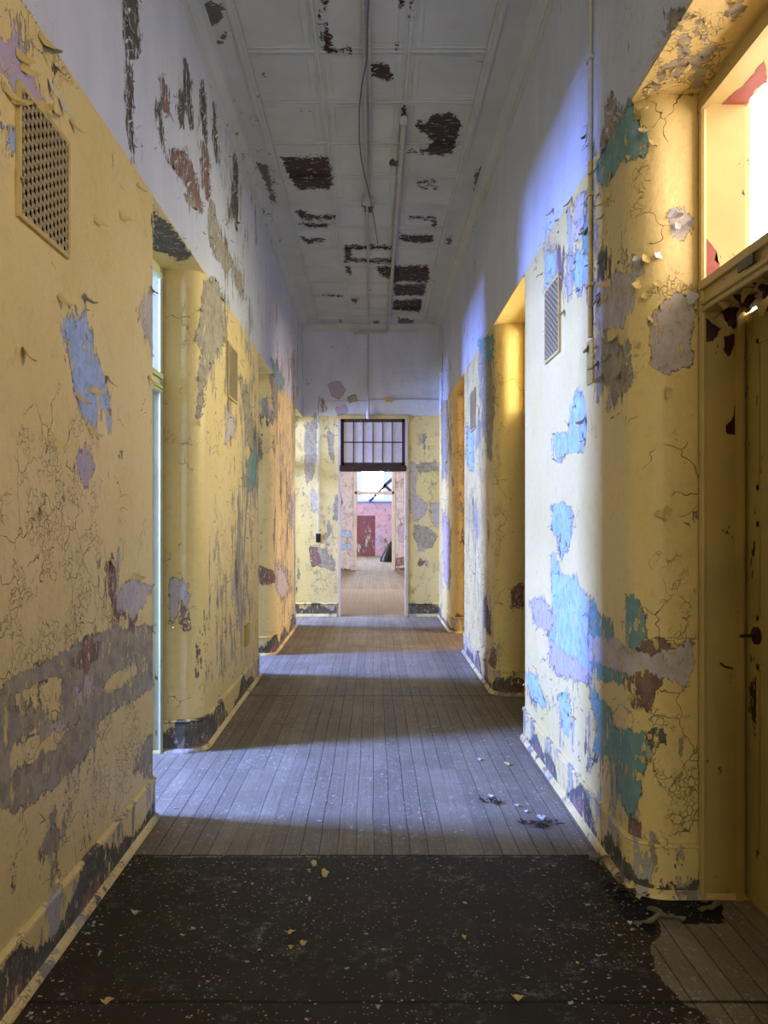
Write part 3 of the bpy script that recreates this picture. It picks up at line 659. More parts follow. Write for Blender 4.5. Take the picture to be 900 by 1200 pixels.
outer('wall_right_outer', 2.35, -1, 7.9, [(.9, 5.0, 1.7, 4.3), (5.5, 6.9, 2.2, 3.9)], wmWarm)
outer('wall_right_outer', 4.6, 7.9, 12.2, [(8.75, 10.05, 1.6, 3.6)], wmRoom)
shell('wall_left_partition', [((-4.6, y, 0), (LX-REV, y+.12, HC)) for y in (-.5, 6.1, 9.6, 12.08)]+[((-4.6, -.5, 0), (-4.5, -.3, HC))], wmRoom)
shell('wall_right_partition', [((RX+REV, -.6, 0), (2.8, -.5, HC)), ((RX+REV, 5.06, 0), (2.35, 5.16, HC)), ((RX+REV, 7.8, 0), (4.75, 7.95, HC)), ((RX+REV, 11.6, 0), (4.75, 11.7, HC))], wmWarm)
for x, a, b, z0, z1 in ((-4.63, 3.88, 4.55, 1.85, 3.85), (-4.63, 7.5, 8.3, 1.75, 3.75), (-4.63, 9.8, 10.7, 1.45, 3.75), (-4.63, 10.98, 11.85, 1.75, 3.75), (4.63, 8.75, 10.05, 1.6, 3.6)):  # includes the sash of the added fill window
    sash('window_%d' % (1+len([o for o in bpy.data.objects if o.name.startswith('window_') and o.type == 'MESH'])), x, a, b, z0, z1, 1, 2, mTrim)
shell('ceiling_rooms', [((-6, -6, HC+.06), (6, 35, HC+.12))], wmRoom)
shell('wall_back', [((-1.6, -5.35, 0), (-.95, -5.2, HC)), ((.95, -5.35, 0), (1.6, -5.2, HC)), ((-.95, -5.35, 0), (.95, -5.2, .9)), ((-.95, -5.35, 4.0), (.95, -5.2, HC))], wmRoom)  # window opening here is added to let fill light in from behind
# middle hall
shell('wall_hall_left', [((-5.2, 12.35, 0), (-5.05, 17, HC)), ((-5.2, 19, 0), (-5.05, 23.4, HC)), ((-5.2, 17, 0), (-5.05, 19, 1)), ((-5.2, 17, 3.8), (-5.05, 19, HC))], wmFar)
shell('wall_hall_right', [((5.05, 12.35, 0), (5.2, 17, HC)), ((5.05, 19, 0), (5.2, 23.4, HC)), ((5.05, 17, 0), (5.2, 19, 1)), ((5.05, 17, 3.8), (5.2, 19, HC))], wmFar)
shell('wall_hall_near', [((-5.2, 12.2, 0), (DX0-.02, 12.35, HC)), ((DX1+.02, 12.2, 0), (5.2, 12.35, HC)), ((DX0-.02, 12.2, DH+.02), (DX1+.02, 12.35, HC))], wmFar)
YF = 23.4; FX0, FX1 = -.57, .66
sf = Surf()
sf.grid(lambda u, v: (u, YF, v), frange(-5.1, FX0, .06), frange(0, HC, .06), (0, -1, 0))
sf.grid(lambda u, v: (u, YF, v), frange(FX1, 5.1, .06), frange(0, HC, .06), (0, -1, 0))
sf.grid(lambda u, v: (u, YF, v), frange(FX0, FX1, .06), frange(3.15, HC, .06), (0, -1, 0))
for x in (FX0, FX1): sf.grid(lambda u, v: (x, u, v), frange(YF, YF+.35, .07), frange(0, 3.15, .07), (0, 0, 0))
at = paint(sf.v, {'blu': [[(398,622),(412,622),(412,630),(399,628)], [(399,638),(411,637),(411,643),(399,643)]], 'brn': [[(463,655),(473,653),(474,662),(465,664)], [(398,570),(401,590),(399,600)]],
                    'oli': [[(396,668),(402,666),(414,669),(414,672),(396,672)], [(463,666),(478,665),(478,672),(463,672)]], 'lil': [[(466,615),(475,618),(475,632),(467,635)]]}, [], [], .75, .9)
struct(link('wall_hall_far', sf.v, sf.f, wmFar, None, False, at))
# far hall
YB = 33.0
at = lambda v, d=.9: paint(v, {}, [], [], d, .8)
sf = Surf(); sf.grid(lambda u, v: (u, YB, v), frange(.10, 5.1, .08), frange(0, 2.3, .08), (0, -1, 0)); sf.grid(lambda u, v: (u, YB, v), frange(-5.1, .10, .08), frange(1.75, 2.3, .08), (0, -1, 0))
struct(link('wall_far_right', sf.v, sf.f, wmPink, None, False, at(sf.v)))
sf = Surf(); sf.grid(lambda u, v: (u, YB, v), frange(-5.1, .10, .08), frange(0, 1.75, .08), (0, -1, 0))
struct(link('wall_far_left', sf.v, sf.f, wmMar, None, False, at(sf.v, 1.1)))
shell('wall_far_side', [((-5.2, 23.75, 0), (-5.05, 26, HC)), ((-5.2, 30, 0), (-5.05, 33, HC)), ((-5.2, 26, 0), (-5.05, 30, 1)), ((5.05, 23.75, 0), (5.2, 33, HC))], wmPink)
# window band high on the far wall
wb = MB()
for x in (-2.6, -1.05, -.72, 1.35, 3.0): wb.box((x-.05, YB-.04, 2.3), (x+.05, YB+.04, HC))
for z in (2.33, 2.72): wb.box((-5.1, YB-.05, z-.04), (5.1, YB+.05, z+.04))
wb.box((-1.15, YB-.05, 2.3), (-.95, YB+.05, HC)); wb.box((1.05, YB-.05, 2.3), (1.30, YB+.05, HC))
struct(wb.build('window_9', simple('blue_steel_window_frame', (.20, .24, .48), .5)))
br = MB(); by = YB-.14; br.bar((.45, by, 3.0), (1.45, by, 3.85), .13, (0, 1, 0), .08); br.bar((.50, by, 3.05), (1.30, by, 2.35), .13, (0, 1, 0), .08); br.bar((.55, by, 3.09), (-.15, by, 2.35), .11, (0, 1, 0), .08)
tag(br.build('cross_brace', mBeam), 'dark blue diagonal steel brace across the bright far window', 'brace')
# ------------------------------------------------------------------ doorways: painted wooden frames in the reveals
def doorway(idx, s, W, a, b, hs, mat, closed, bead=True):
    fx0, fx1 = W+s*.26, W+s*.43; lo, hi = min(fx0, fx1), max(fx0, fx1)
    root = bpy.data.objects.new('door_%d' % idx, None); COL.objects.link(root); root.location = (W+s*.34, (a+b)/2, 0); root['kind'] = 'structure'
    def P(mb, n, mt): return put(root, mb.build(n, mt))
    j = MB().box((lo, b-.022, 0), (hi, b+.004, hs)); j.tube([(fx0, b-.022, 0), (fx0, b-.022, hs)], .014); P(j, 'jamb', mat)
    j = MB().box((lo, a-.004, 0), (hi, a+.022, hs)); j.tube([(fx0, a+.022, 0), (fx0, a+.022, hs)], .014); P(j, 'jamb', mat)
    h = MB().box((lo, a, hs-.05), (hi, b, hs+.003)); h.box((fx0-.012, a, hs-.075), (fx0+.012, b, hs-.045)); P(h, 'head_jamb', mat)
    z0, z1 = 2.33, 2.445
    t = MB().box((lo, a, z0), (hi, b, z1), .006)
    t.box((fx0-s*.018, a+.02, z1-.03), (fx0+s*.01, b-.02, z1+.004), .004)
    t.tube([(fx0-s*.004, a+.02, z0+.035), (fx0-s*.004, b-.02, z0+.035)], .012); t.tube([(fx0-s*.002, a+.02, z0+.008), (fx0-s*.002, b-.02, z0+.008)], .010); P(t, 'transom_bar', mat)
    # stops on which the leaf and the transom sash close
    sx = W+s*.40
    st = MB().box((sx-.012, b-.045, 0), (sx+.012, b-.02, z0)); st.box((sx-.012, a+.02, 0), (sx+.012, a+.045, z0)); P(st, 'door_stop', mat)
    if closed:
        x0, x1 = W+s*.43, W+s*.47
        l = MB(); l.box((x0, a+.004, .012), (x1, b-.004, z0-.01), .003)
        yy0, yy1 = a+.12, b-.12
        for q0, q1 in ((.22, .95), (1.12, 1.5), (1.62, 2.2)):
            l.box((x0-s*.006, yy0, q0), (x0+s*.001, yy0+.02, q1)); l.box((x0-s*.006, yy1-.02, q0), (x0+s*.001, yy1, q1)); l.box((x0-s*.006, yy0, q0), (x0+s*.001, yy1, q0+.02)); l.box((x0-s*.006, yy0, q1-.02), (x0+s*.001, yy1, q1))
        leaf = P(l, 'door_leaf', mDoor)
        ky = b-.115
        r = MB(); r.tube([(x0, ky, 1.06), (x0-s*.008, ky, 1.06)], .034, 20); rr = r.build('rosette', mIron); rr.parent = leaf
        r = MB(); r.tube([(x0-s*.008, ky, 1.06), (x0-s*.065, ky, 1.058)], .006, 10); rr = r.build('spindle', mIron); rr.parent = leaf
        r = MB().box((x0-s*.003, ky-.012, .80), (x0+s*.001, ky+.012, .90)); rr = r.build('keyhole_plate', mIron); rr.parent = leaf
    return root
d1 = doorway(1, 1, RX, ROPEN[0][0], ROPEN[0][1], HSR, mFrame, True)
doorway(2, 1, RX, *ROPEN[1], HSR, mFrame, True)
doorway(3, 1, RX, *ROPEN[2], HSR, mFrame, False)
doorway(4, -1, LX, *LOPEN[0], HSL, mFrameG, False)
doorway(5, -1, LX, *LOPEN[1], HSL, mFrameG, False)
doorway(6, -1, LX, *LOPEN[2], HSL, mFrameG, False)
# number plate on the near transom bar
pl = put(d1, MB().box((RX+.235, 2.57, 2.375), (RX+.243, 2.68, 2.41), .001).build('number_plate', mPlate))
# nail bent out of the jamb
nl = put(d1, MB().tube([(1.43, 3.02, .915), (1.38, 2.98, .93), (1.36, 2.97, .945)], .004, 6).build('bent_nail', mIron))
# dark red places where the jamb paint has fallen: thin peeled coats curl round them
mRed = simple('dark_red_undercoat', (.055, .012, .018), .6, (.04, .010, .014))
mRedS = simple('brick_red_undercoat', (.30, .085, .06), .6, (.24, .06, .05))
def patch(name, px_poly, plane, mat, parent, jag=.004):
    """a jagged bare place lying on a frame face; plane=('y', Y) or ('x', X) or ('z', Z)"""
    pts = []; ax, val = plane
    n = len(px_poly)
    for i in range(n):
        (ax0, ay0), (bx0, by0) = px_poly[i], px_poly[(i+1) % n]
        k = max(2, int(math.hypot(bx0-ax0, by0-ay0)/3))
        for t in range(k):
            x = ax0+(bx0-ax0)*t/k+random.uniform(-.9, .9); y = ay0+(by0-ay0)*t/k+random.uniform(-.9, .9)
            dx, dz = (x-VX)/F, (VY-y)/F
            if ax == 'y': d_ = val
            elif ax == 'x': d_ = val/dx
            else: d_ = (val-EYE)/dz
            pts.append((dx*d_, d_, EYE+dz*d_))
    bm = bmesh.new(); vs = [bm.verts.new(p) for p in pts]; f = bm.faces.new(vs)
    bmesh.ops.triangulate(bm, faces=[f])
    mb = MB(); mb.bm(bm); return put(parent, mb.build(name, mat))
for poly in ([(819,372),(824,370),(845,386),(835,400),(821,403)], [(848,394),(860,391),(861,404),(854,418),(848,410),(851,400)], [(869,455),(870,510),(852,509),(850,500),(859,489),(862,468)]):
    patch('bare_patch', poly, ('y', 3.0165), mRed, d1)
patch('bare_patch', [(822,275),(829,280),(834,287),(840,294),(838,305),(845,314),(836,323),(823,330)], ('y', 3.0165), mRedS, d1)

patch('bare_patch', [(833,142),(842,128),(856,112),(872,100),(884,86),(896,70),(899,96),(886,104),(874,126),(866,131),(860,124),(853,148),(845,151),(842,142)], ('z', HSR-.0515), mRedS, d1)
# end doorway: brown frame and twelve-paned transom sash
e = bpy.data.objects.new('door_7', None); COL.objects.link(e); e.location = (0, YE+.05, 0); e['kind'] = 'structure'
f = MB().box((DX0-.01, YE-.015, 0), (DX0+.03, YE+.12, DH)); put(e, f.build('jamb', mFarTrim))
f = MB().box((DX1-.03, YE-.015, 0), (DX1+.01, YE+.12, DH)); put(e, f.build('jamb', mFarTrim))
f = MB().box((DX0-.04, YE-.02, DH-.03), (DX1+.04, YE+.06, DH+.03), .005); put(e, f.build('head_jamb', mFrame))
f = MB().box((DX0+.01, YE-.02, 2.29), (DX1-.01, YE+.10, 2.385), .01); f.box((DX0+.03, YE-.045, 2.33), (DX1-.03, YE-.02, 2.36), .006); put(e, f.build('transom_bar', mBrown))
zs0, zs1 = 2.385, 3.12; x0, x1 = DX0+.03, DX1-.03; tf = .05
f = MB(); f.box((x0, YE+.01, zs0), (x0+tf, YE+.05, zs1)); f.box((x1-tf, YE+.01, zs0), (x1, YE+.05, zs1)); f.box((x0, YE+.01, zs0), (x1, YE+.05, zs0+.045)); f.box((x0, YE+.01, zs1-.05), (x1, YE+.05, zs1))
for i in range(1, 6): xx_ = x0+tf+(x1-x0-2*tf)*i/6; f.box((xx_-.008, YE+.015, zs0), (xx_+.008, YE+.045, zs1))
f.box((x0, YE+.015, (zs0+zs1)/2-.009), (x1, YE+.045, (zs0+zs1)/2+.009))
sashE = put(e, f.build('transom_sash', mBrown))
g = M('dusty_glass', .35, .5); gn = g.noise(g.P, 18, 5, .7)
bs = g.b; bs.inputs['Transmission Weight'].default_value = .6; bs.inputs['IOR'].default_value = 1.05
g.set(g.mix(g.step(gn, .35, .7), (.76, .80, .95), (.60, .62, .76)))
gl = put(e, MB().box((x0+.02, YE+.028, zs0+.02), (x1-.02, YE+.032, zs1-.02)).build('glass', g.m))
# frame of the doorway beyond the hall
e2_ = bpy.data.objects.new('door_8', None); COL.objects.link(e2_); e2_.location = (.05, YF, 0); e2_['kind'] = 'structure'
for x in (FX0, FX1-.05):
    put(e2_, MB().box((x-.02, YF-.03, 0), (x+.07, YF+.3, 3.15)).build('jamb', mFarTrim))
put(e2_, MB().box((FX0, YF-.03, 2.33), (FX1, YF+.15, 2.43), .01).build('transom_bar', mFarTrim))
put(e2_, MB().box((FX0, YF-.03, 3.08), (FX1, YF+.15, 3.17), .01).build('head_jamb', mFarTrim))

# ------------------------------------------------------------------ pipes, conduits, wires, boxes
def straps(mb, x, z, ys):
    for y in ys: mb.box((x-.022, y-.012, z-.01), (x+.022, y+.012, z+.012))
cz0 = HC+.004
c1 = thing('ceiling_conduit', 'pair of thin grey conduits running lengthwise along the middle of the white ceiling', 'conduit', (-.05, 6, HC))
mb = MB().tube([(-.058, y, cz0-.006+.002*math.sin(y*2)) for y in frange(-4.9, 11.98, .4)], .011); put(c1, mb.build('conduit', mPipe))
mb = MB().tube([(-.022, y, cz0-.004) for y in frange(-4.9, 7.1, .4)], .008); put(c1, mb.build('conduit', mPipe))
for y in (3.6, 5.05, 6.4, 8.6, 10.2):
    mb = MB(); straps(mb, -.045, cz0, (y,)); put(c1, mb.build('pipe_strap', mPipe))
bm = bmesh.new(); bmesh.ops.create_cone(bm, cap_ends=True, segments=24, radius1=.055, radius2=.062, depth=.05)
for q in bm.verts: q.co += Vector((-.045, 7.35, HC-.005))
mb = MB(); mb.bm(bm); put(c1, mb.build('junction_box', mPipe))
c2 = thing('ceiling_pipe', 'thick white ceiling pipe with an open near end, right of the paired conduits', 'pipe', (.24, 9, HC))
mb = MB().tube([(.24, y, HC-.028) for y in frange(5.86, 11.93, .4)], .021, 12); put(c2, mb.build('pipe', mPipe))
mb = MB().tube([(.24, 5.86, HC-.028), (.235, 5.80, HC-.034), (.232, 5.76, HC-.06)], .032, 12); put(c2, mb.build('end_fitting', mPipe))
for y in (6.25, 9.55): put(c2, MB().tube([(.24, y, HC-.028), (.24, y+.06, HC-.028)], .03, 12).build('coupling', mPipe))
for y in (6.9, 8.5, 10.6):
    mb = MB(); straps(mb, .24, HC-.03, (y,)); put(c2, mb.build('pipe_strap', mPipe))
mb = MB().tube([(.24, 11.93, HC-.028), (.24, 11.95, HC-.10), (.20, 11.955, HC-.125), (-.24, 11.955, HC-.125)], .020, 10); put(c2, mb.build('end_bend', mPipe))
wv = [(432,0),(431,20),(430,70),(424,100),(421,128),(421,160),(423,185),(428,208),(434,232),(438,255),(441,275),(443,287)]
pts = []
for i, (x, y) in enumerate(wv):
    zz = HC-.02-.05*math.sin(math.pi*i/(len(wv)-1)); d_ = (zz-EYE)*F/(VY-y); pts.append(((x-VX)/F*d_, d_, zz))
tag(MB().tube(pts, .005, 6).build('loose_wire', mWire), 'thin dark loose wire sagging below the ceiling conduits', 'wire')
c3 = thing('drop_conduit', 'white conduit coming down the end wall to a socket over the transom', 'conduit', (-.08, 11.97, 3.2))
mb = MB().tube([(-.07, 11.97, HC-.12), (-.075, 11.975, 3.6), (-.072, 11.965, 3.42), (-.075, 11.96, 3.2)], .014, 10); put(c3, mb.build('conduit', mPipe))
mb = MB().tube([(-.075, 11.955, 3.23), (-.075, 11.95, 3.13)], .028, 12); mb.tube([(-.075, 11.95, 3.13), (-.075, 11.95, 3.11)], .018, 12); put(c3, mb.build('lamp_socket', mFlakeW))
c4 = thing('surface_conduit', 'thin conduit across the end wall above the yellow paint, dropping to the switch', 'conduit', (0, 11.98, 3.4))
zc = EYE+(611-470)/F*12
mb = MB().tube([(RX-.01, 11.98, zc+.02), (-.05, 11.98, zc+.02)], .009, 8); mb.tube([(-.05, 11.985, zc), (-.86, 11.985, zc), (-.86, 11.985, 1.30)], .006, 8); put(c4, mb.build('conduit', mPipe))
put(c4, MB().box((.20, 11.945, zc-.02), (.31, 11.99, zc+.055), .006).build('junction_box', simple('ochre_box_paint', (.55, .38, .08), .5)))
tag(MB().box((-.90, 11.985, 1.17), (-.83, 12.005, 1.31), .003).build('switch_plate', mBlack), 'small black switch plate on the yellow end wall left of the doorway', 'switch')
cR = thing('wall_conduit', 'vertical surface conduit on the right wall, grey above and yellow below the paint line', 'conduit', (RX-.01, 3.63, 2.3))
mb = MB().tube([(RX-.012, 3.63, HC), (RX-.012, 3.63, 3.22)], .011, 10); o = put(cR, mb.build('conduit_pipe', mPipe)); o['label'] = 'grey upper length'
mb = MB().tube([(RX-.012, 3.63, 3.22), (RX-.012, 3.63, 2.38)], .011, 10); o = put(cR, mb.build('conduit_pipe', mPipeY)); o['label'] = 'yellow lower length'
mb = MB().box((RX-.010, 3.60, 2.16), (RX+.004, 3.70, 2.37), .002); put(cR, mb.build('back_plate', mPipeY))
for z in (2.62, 3.05, 3.7, 4.2): put(cR, MB().box((RX-.025, 3.60, z), (RX, 3.66, z+.018), .002).build('pipe_strap', mPipeY if z < 3.2 else mPipe))
# yellow block plate low on the left pier
tag(MB().box((LX+.0, 6.55, .42), (LX+.022, 6.72, .60), .003).build('blanking_plate', mPipeY), 'small ochre cover plate low on the left pier', 'plate')

# ------------------------------------------------------------------ vent grilles
def clipseg(p, d, w_, h_):
    t0, t1 = -9, 9
    for q, dd, lim in ((p[0], d[0], w_), (p[1], d[1], h_)):
        if abs(dd) < 1e-9:
            if q < 0 or q > lim: return None
            continue
        a, b = (0-q)/dd, (lim-q)/dd
        if a > b: a, b = b, a
        t0, t1 = max(t0, a), min(t1, b)
    return (t0, t1) if t1-t0 > .006 else None
def grille(x, s, y0, y1, z0, z1, label, d=.030):
    g_ = thing('vent_grille', label, 'vent', (x, (y0+y1)/2, z0), 'ornamental wall vents')
    w_, h_ = y1-y0, z1-z0; xo = x-s*.012; up = (1, 0, 0)
    fm = MB()
    for a, b in (((y0-.012, z0-.012), (y1+.012, z0+.004)), ((y0-.012, z1-.004), (y1+.012, z1+.012)), ((y0-.012, z0), (y0+.004, z1)), ((y1-.004, z0), (y1+.012, z1))):
        fm.box((min(x, x-s*.015), a[0], a[1]), (max(x, x-s*.015), b[0], b[1]), .002)
    put(g_, fm.build('frame', mFlakeY))
    put(g_, MB().box((min(x+s*.002, x-s*.004), y0, z0), (max(x+s*.002, x-s*.004), y1, z1)).build('duct_dark_plate', mBlack))  # black plate on the uncut wall, painted as the dark inside the duct
    lt = MB()
    for ang in (0, 60, 120):
        a = math.radians(ang+90); dr = (math.cos(a), math.sin(a)); nr = (-dr[1], dr[0])
        for k in range(-40, 41):
            off = (k+.5)*d
            p = (w_/2+nr[0]*off, h_/2+nr[1]*off); c_ = clipseg(p, dr, w_, h_)
            if not c_: continue
            A = (xo, y0+p[0]+dr[0]*c_[0], z0+p[1]+dr[1]*c_[0]); B = (xo, y0+p[0]+dr[0]*c_[1], z0+p[1]+dr[1]*c_[1])
            lt.bar(A, B, .0068, up, .004)
    put(g_, lt.build('lattice', mGrille)); return g_
grille(LX, -1, 2.37, 2.74, 2.46, 2.86, 'cream lattice vent grille high on the near left wall, paint curling over it')
grille(RX, 1, 4.25, 4.58, 2.46, 2.88, 'lattice vent grille high on the right pier beside the near doorway')
grille(LX, -1, 5.78, 6.15, 2.46, 2.86, 'lattice vent grille on the second left pier, seen very slanted')
grille(RX, 1, 7.75, 8.1, 2.46, 2.86, 'farthest lattice vent grille, high on the flaking right pier')

# ------------------------------------------------------------------ debris
V = []; Fc = []; MI = []
def chip(x, y, r, z=.0015, mi=0, curl=0):
    k = len(V); n = random.randint(4, 6); a0 = random.random()*6.28; el = random.uniform(.35, 1)
    zc_ = z+random.random()*.004; V.append((x, y, zc_+curl*r*.5+.001))
    t1, t2 = random.uniform(-.3, .3), random.uniform(-.3, .3)
    for i in range(n):
        a = a0+6.283*i/n; rr = r*random.uniform(.6, 1.2); dx, dy = math.cos(a)*rr, math.sin(a)*rr*el
        V.append((x+dx, y+dy, max(.001, zc_+dx*t1+dy*t2)))
    for i in range(n): Fc.append((k, k+1+i, k+1+(i+1) % n)); MI.append(mi)
cl = [(random.uniform(-1, .9), random.uniform(1.9, 6.5), random.uniform(.05, .25)) for _ in range(45)]
for i in range(4200):
    if random.random() < .55:
        cx, cy, cr = random.choice(cl); x = random.gauss(cx, cr); y = random.gauss(cy, cr)
    else: x = random.uniform(LX+.04, RX-.04); y = 1.9+random.random()**1.6*10
    if not (LX+.04 < x < RX-.04 and 1.8 < y < 11.9): continue
    chip(x, y, random.uniform(.0015, .006)*(1 if random.random() < .93 else 2.0), mi=random.choice((0, 0, 0, 1, 2)))
for s_, W_ in ((-1, LX), (1, RX)):      # drift of chips along the foot of each wall
    for i in range(260):
        y = 2+random.random()**1.5*9; x = W_-s_*(.04+abs(random.gauss(0, .06)))
        chip(x, y, random.uniform(.003, .010), mi=random.choice((0, 1, 2)))
for i in range(260):                     # chips inside the near right doorway
    chip(random.uniform(.6, 1.45), random.uniform(2.2, 3.0), random.uniform(.002, .007), mi=random.choice((0, 0, 1)))
tag(link('paint_chips', V, Fc, None, None, False, None, [mChipW, mFlakeY, mFlakeB], MI), 'scattering of fallen pale paint chips all over the corridor floor', 'paint chips', kind='stuff')
def fl_chip(px, py, wpx, hpx, mat, label, kind='paint_flake'):
    d_ = EYE*F/(py-VY); x = (px-VX)/F*d_; wd = wpx*d_/F; dp = hpx*d_*d_/(F*EYE)
    r = random.Random(px*3+py); na, nr_ = 13, 4; vs = []; fs = []
    rad_ = [.72+.28*math.sin(2*6.283*i/na+px)*.6+r.uniform(-.22, .22) for i in range(na)]; tl = r.uniform(-.3, .3)
    for lay in (0, 1):
        k0 = len(vs); vs.append((0, 0, .006+lay*.0015))
        for q in range(1, nr_+1):
            for i in range(na):
                a = 6.283*i/na; u = math.cos(a)*rad_[i]*q/nr_; v = math.sin(a)*rad_[i]*q/nr_
                vs.append((u*wd/2, v*dp/2, max(.001, .005+.009*u*u+.006*tl*v+.003*math.sin(4*u+3*v)+lay*.0015)))
        for i in range(na):
            j = (i+1) % na; fs.append((k0, k0+1+i, k0+1+j) if lay else (k0, k0+1+j, k0+1+i))
            for q in range(nr_-1):
                c_ = k0+1+q*na; f_ = (c_+i, c_+na+i, c_+na+j, c_+j); fs.append(f_ if lay else f_[::-1])
    o = link(kind, vs, fs, mat, None, False); o.location = (x, d_, 0); tag(o, label, 'paint flake'); return o
for a in [(381,1025,14,12,mFlakeY,'yellow paint flake, larger and lower of the touching pair on the dark near floor'), (368,1013,11,8,mFlakeY,'yellow paint flake, upper and smaller of the pair on the dark near floor'),
          (340,1094,15,7,mFlakeY,'yellow paint flake shaped like a strip in the middle of the near floor'), (355,1107,12,8,mFlakeY,'pale yellow flake just below the strip shaped flake'), (341,1112,9,5,mFlakeY,'small yellow flake, lowest of the three mid floor flakes'),
          (126,1175,18,12,mFlakeY,'curled ochre paint flake at bottom left on the dark seam'), (606,1171,15,8,mFlakeY,'ochre paint flake lying on the near seam right of centre'), (544,1100,7,5,mFlakeY,'tiny bright yellow flake right of centre on dark floor'),
          (748,1053,12,8,mFlakeY,'pale yellow flake at the foot of the right doorway reveal'), (738,1083,9,6,mFlakeW,'whitish flake on the dark lining beside the right doorway'), (159,1071,14,8,mChipW,'pale grey flake on the left of the near floor'),
          (117,1119,10,9,mChipW,'small pale grey flake near the left wall on dark floor'), (561,891,11,6,mFlakeW,'white paint flake in the blue light on the boards'), (594,896,10,5,mFlakeY,'yellowish flake at right end of the blue light'),
          (575,934,10,6,mFlakeW,'white flake on top of the small dirt heap in the light'), (616,952,9,5,mFlakeW,'small white flake behind the dark debris pile'), (605,1025-80,8,4,mFlakeW,'little white flake left of the dark debris pile'),
          (363,1055,8,6,mChipW,'dull pale flake in the middle of the dark linoleum'), (37,1195,12,6,mChipW,'pale flake at the bottom left edge of the floor'), (443,1185-3,10,6,mChipW,'pale grey flake at the bottom centre of the floor')]:
    fl_chip(a[0], a[1], a[2]*(.95 if a[4] is mFlakeY else .75), a[3]*(.95 if a[4] is mFlakeY else .75), *a[4:])
def heap(px, py, label, n=26, r0=.05):
    d_ = EYE*F/(py-VY); x = (px-VX)/F*d_; r = random.Random(px); mb = MB()
    for i in range(n):
        a = r.random()*6.28; q = r.random()*r0; p = Vector((math.cos(a)*q*1.6, math.sin(a)*q, .004+r.random()*.012))
        b = r.random()*6.28; L = r.uniform(.012, .04); mb.bar(p, p+Vector((math.cos(b)*L, math.sin(b)*L, r.uniform(0, .012))), r.uniform(.003, .012), (0, 0, 1), .003)
    o = mb.build('debris_pile', simple('dark_debris', (.035, .03, .02), .9, (.07, .06, .04))); o.location = (x, d_, 0); tag(o, label, 'debris', kind='stuff'); return o
heap(576, 941, 'small dark crumb heap on the lit boards right of centre', 20, .035)
heap(633, 967, 'larger dark debris pile at the right edge of the lit boards', 34, .06)
heap(728, 1044, 'dark crumbs gathered at the foot of the right pier corner', 34, .08)
o = fl_chip(634, 962, 16, 8, mFlakeW, 'white plaster flake resting on the larger debris pile'); o.location.z = .012
# torn linoleum: curled scraps by the right doorway
def scrap(name, px, py, L, wd, rot, mat, label, cat, curl=.02):
    d_ = EYE*F/(py-VY); x = (px-VX)/F*d_; vs = []; fs = []; r = random.Random(px); nx, ny = 12, 5
    ws = [wd*(.55+.5*r.random()) for _ in range(nx)]
    for lay in (0, 1):
        for i in range(nx):
            u = i/(nx-1); lift = .004+curl*(u-.2)**2*2+.004*math.sin(u*9)
            for j in range(ny):
                v = j/(ny-1)*2-1; vs.append(((u-.5)*L, v*ws[i]/2, lift+.012*v*v*u+lay*.002))
    for lay in (0, 1):
        for i in range(nx-1):
            for j in range(ny-1): a = lay*nx*ny+i*ny+j; q = (a, a+ny, a+ny+1, a+1); fs.append(q if lay else q[::-1])
    o = link(name, vs, fs, mat, None, True); o.location = (x, d_, 0); o.rotation_euler = (0, 0, rot); tag(o, label, cat); return o
mScrap = simple('worn_backing', (.17, .15, .10), .8, (.11, .10, .06)); mPale = simple('pale_paper_scrap', (.26, .25, .21), .8, (.19, .18, .15))
scrap('linoleum_strip', 780, 1077, .17, .04, -1.15, mScrap, 'curled olive strip of torn linoleum in front of the right doorway', 'linoleum strip')
scrap('paper_scrap', 702, 1008, .15, .06, -1.2, mPale, 'pale crumpled scrap lying at the foot of the right pier', 'scrap', .03)
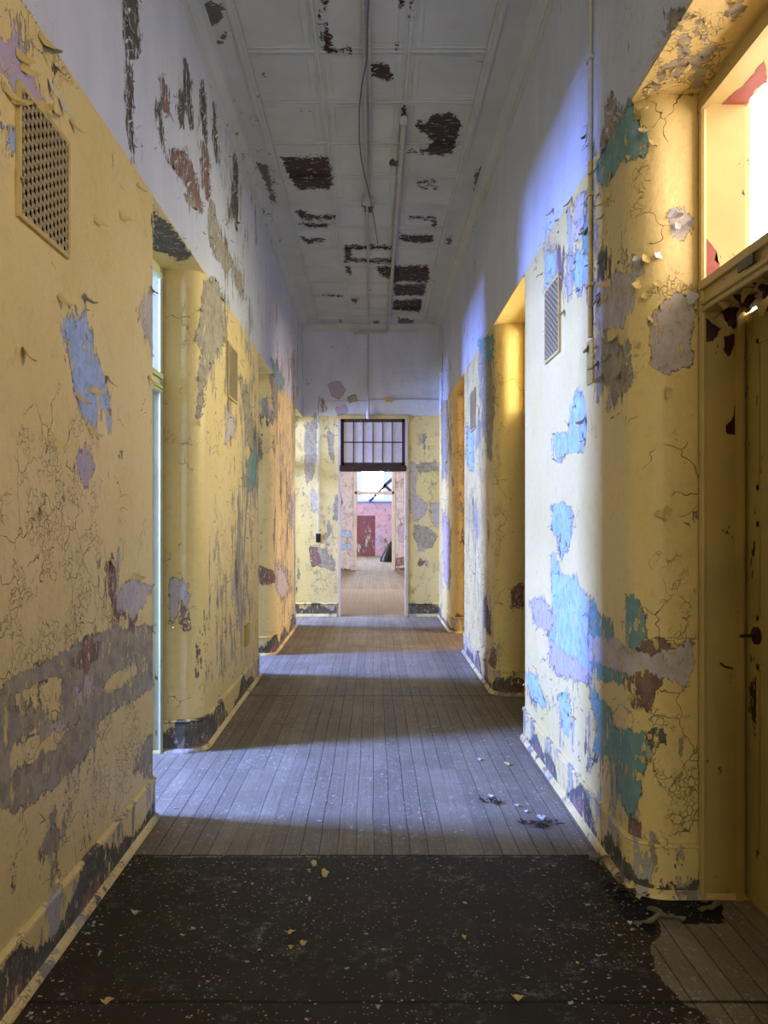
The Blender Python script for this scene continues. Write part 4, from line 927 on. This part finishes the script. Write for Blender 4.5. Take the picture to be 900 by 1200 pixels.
scrap('floor_scrap', 833, 1066, .10, .035, .3, mScrap, 'olive flat scrap at the far side of the right doorway floor', 'scrap', .004)
scrap('floor_scrap', 760, 1083, .10, .03, .2, mScrap, 'small olive scrap on the black patch left of the curled strip', 'scrap', .01)
# broken white lath sticking out under the near transom bar
tag(MB().bar((RX+.40, 2.75, 2.33), (RX+.33, 2.40, 2.315), .02, (0, 0, 1), .008).build('broken_lath', mFlakeW), 'broken whitish lath hanging under the near right transom bar', 'lath')
V = []; Fc = []; MI = []
for i in range(60):
    y = random.uniform(2.2, 3.0); x = RX+random.uniform(.27, .44); flake(V, Fc, MI, (x, y, 2.328), (0, 0, -1), (random.uniform(-1, 1), random.uniform(-1, 1), 0), random.uniform(.03, .09), random.uniform(.03, .07), random.uniform(.3, 1.4), random.uniform(.2, .9), random.choice((0, 0, 1)), 1, i)
fl = link('peeling_paint', V, Fc, None, None, False, None, [mFrame, mRed], MI); put(d1, fl); fl['kind'] = 'stuff'
# black plastic sheet leaning in the far hall
bm = bmesh.new(); N_ = 9
prof = [(.0, .0, .0), (.36, .0, .0), (.44, .05, .25), (.40, .10, .60), (.36, .16, .80), (.29, .16, .82), (.20, .10, .50), (.10, .03, .22)]
o = bpy.data.objects.new('leaning_sack', None)
mb = MB()
base_pts = [(.26, 28.0), (.95, 28.0), (.95, 28.5), (.26, 28.45)]
levels = [(0, 0, 1), (.12, .03, .97), (.35, .16, .78), (.6, .30, .52), (.78, .40, .30), (.84, .43, .12)]
ring = 14; vs = []; fs = []
for li, (h_, off, sc) in enumerate(levels):
    for j in range(ring):
        a = 6.283*j/ring; fold = 1+.13*math.sin(a*5+li*.4); vs.append((.60+off*.45+math.cos(a)*.34*sc*fold, 28.3+math.sin(a)*.24*sc*fold, h_))
for li in range(len(levels)-1):
    for j in range(ring): a = li*ring+j; b_ = li*ring+(j+1) % ring; fs.append((a, b_, b_+ring, a+ring))
fs.append(tuple(range((len(levels)-1)*ring, len(levels)*ring)))
tag(link('plastic_sack', vs, fs, mBag, None, True), 'black plastic sack slumped on the floor of the far hall', 'sack')
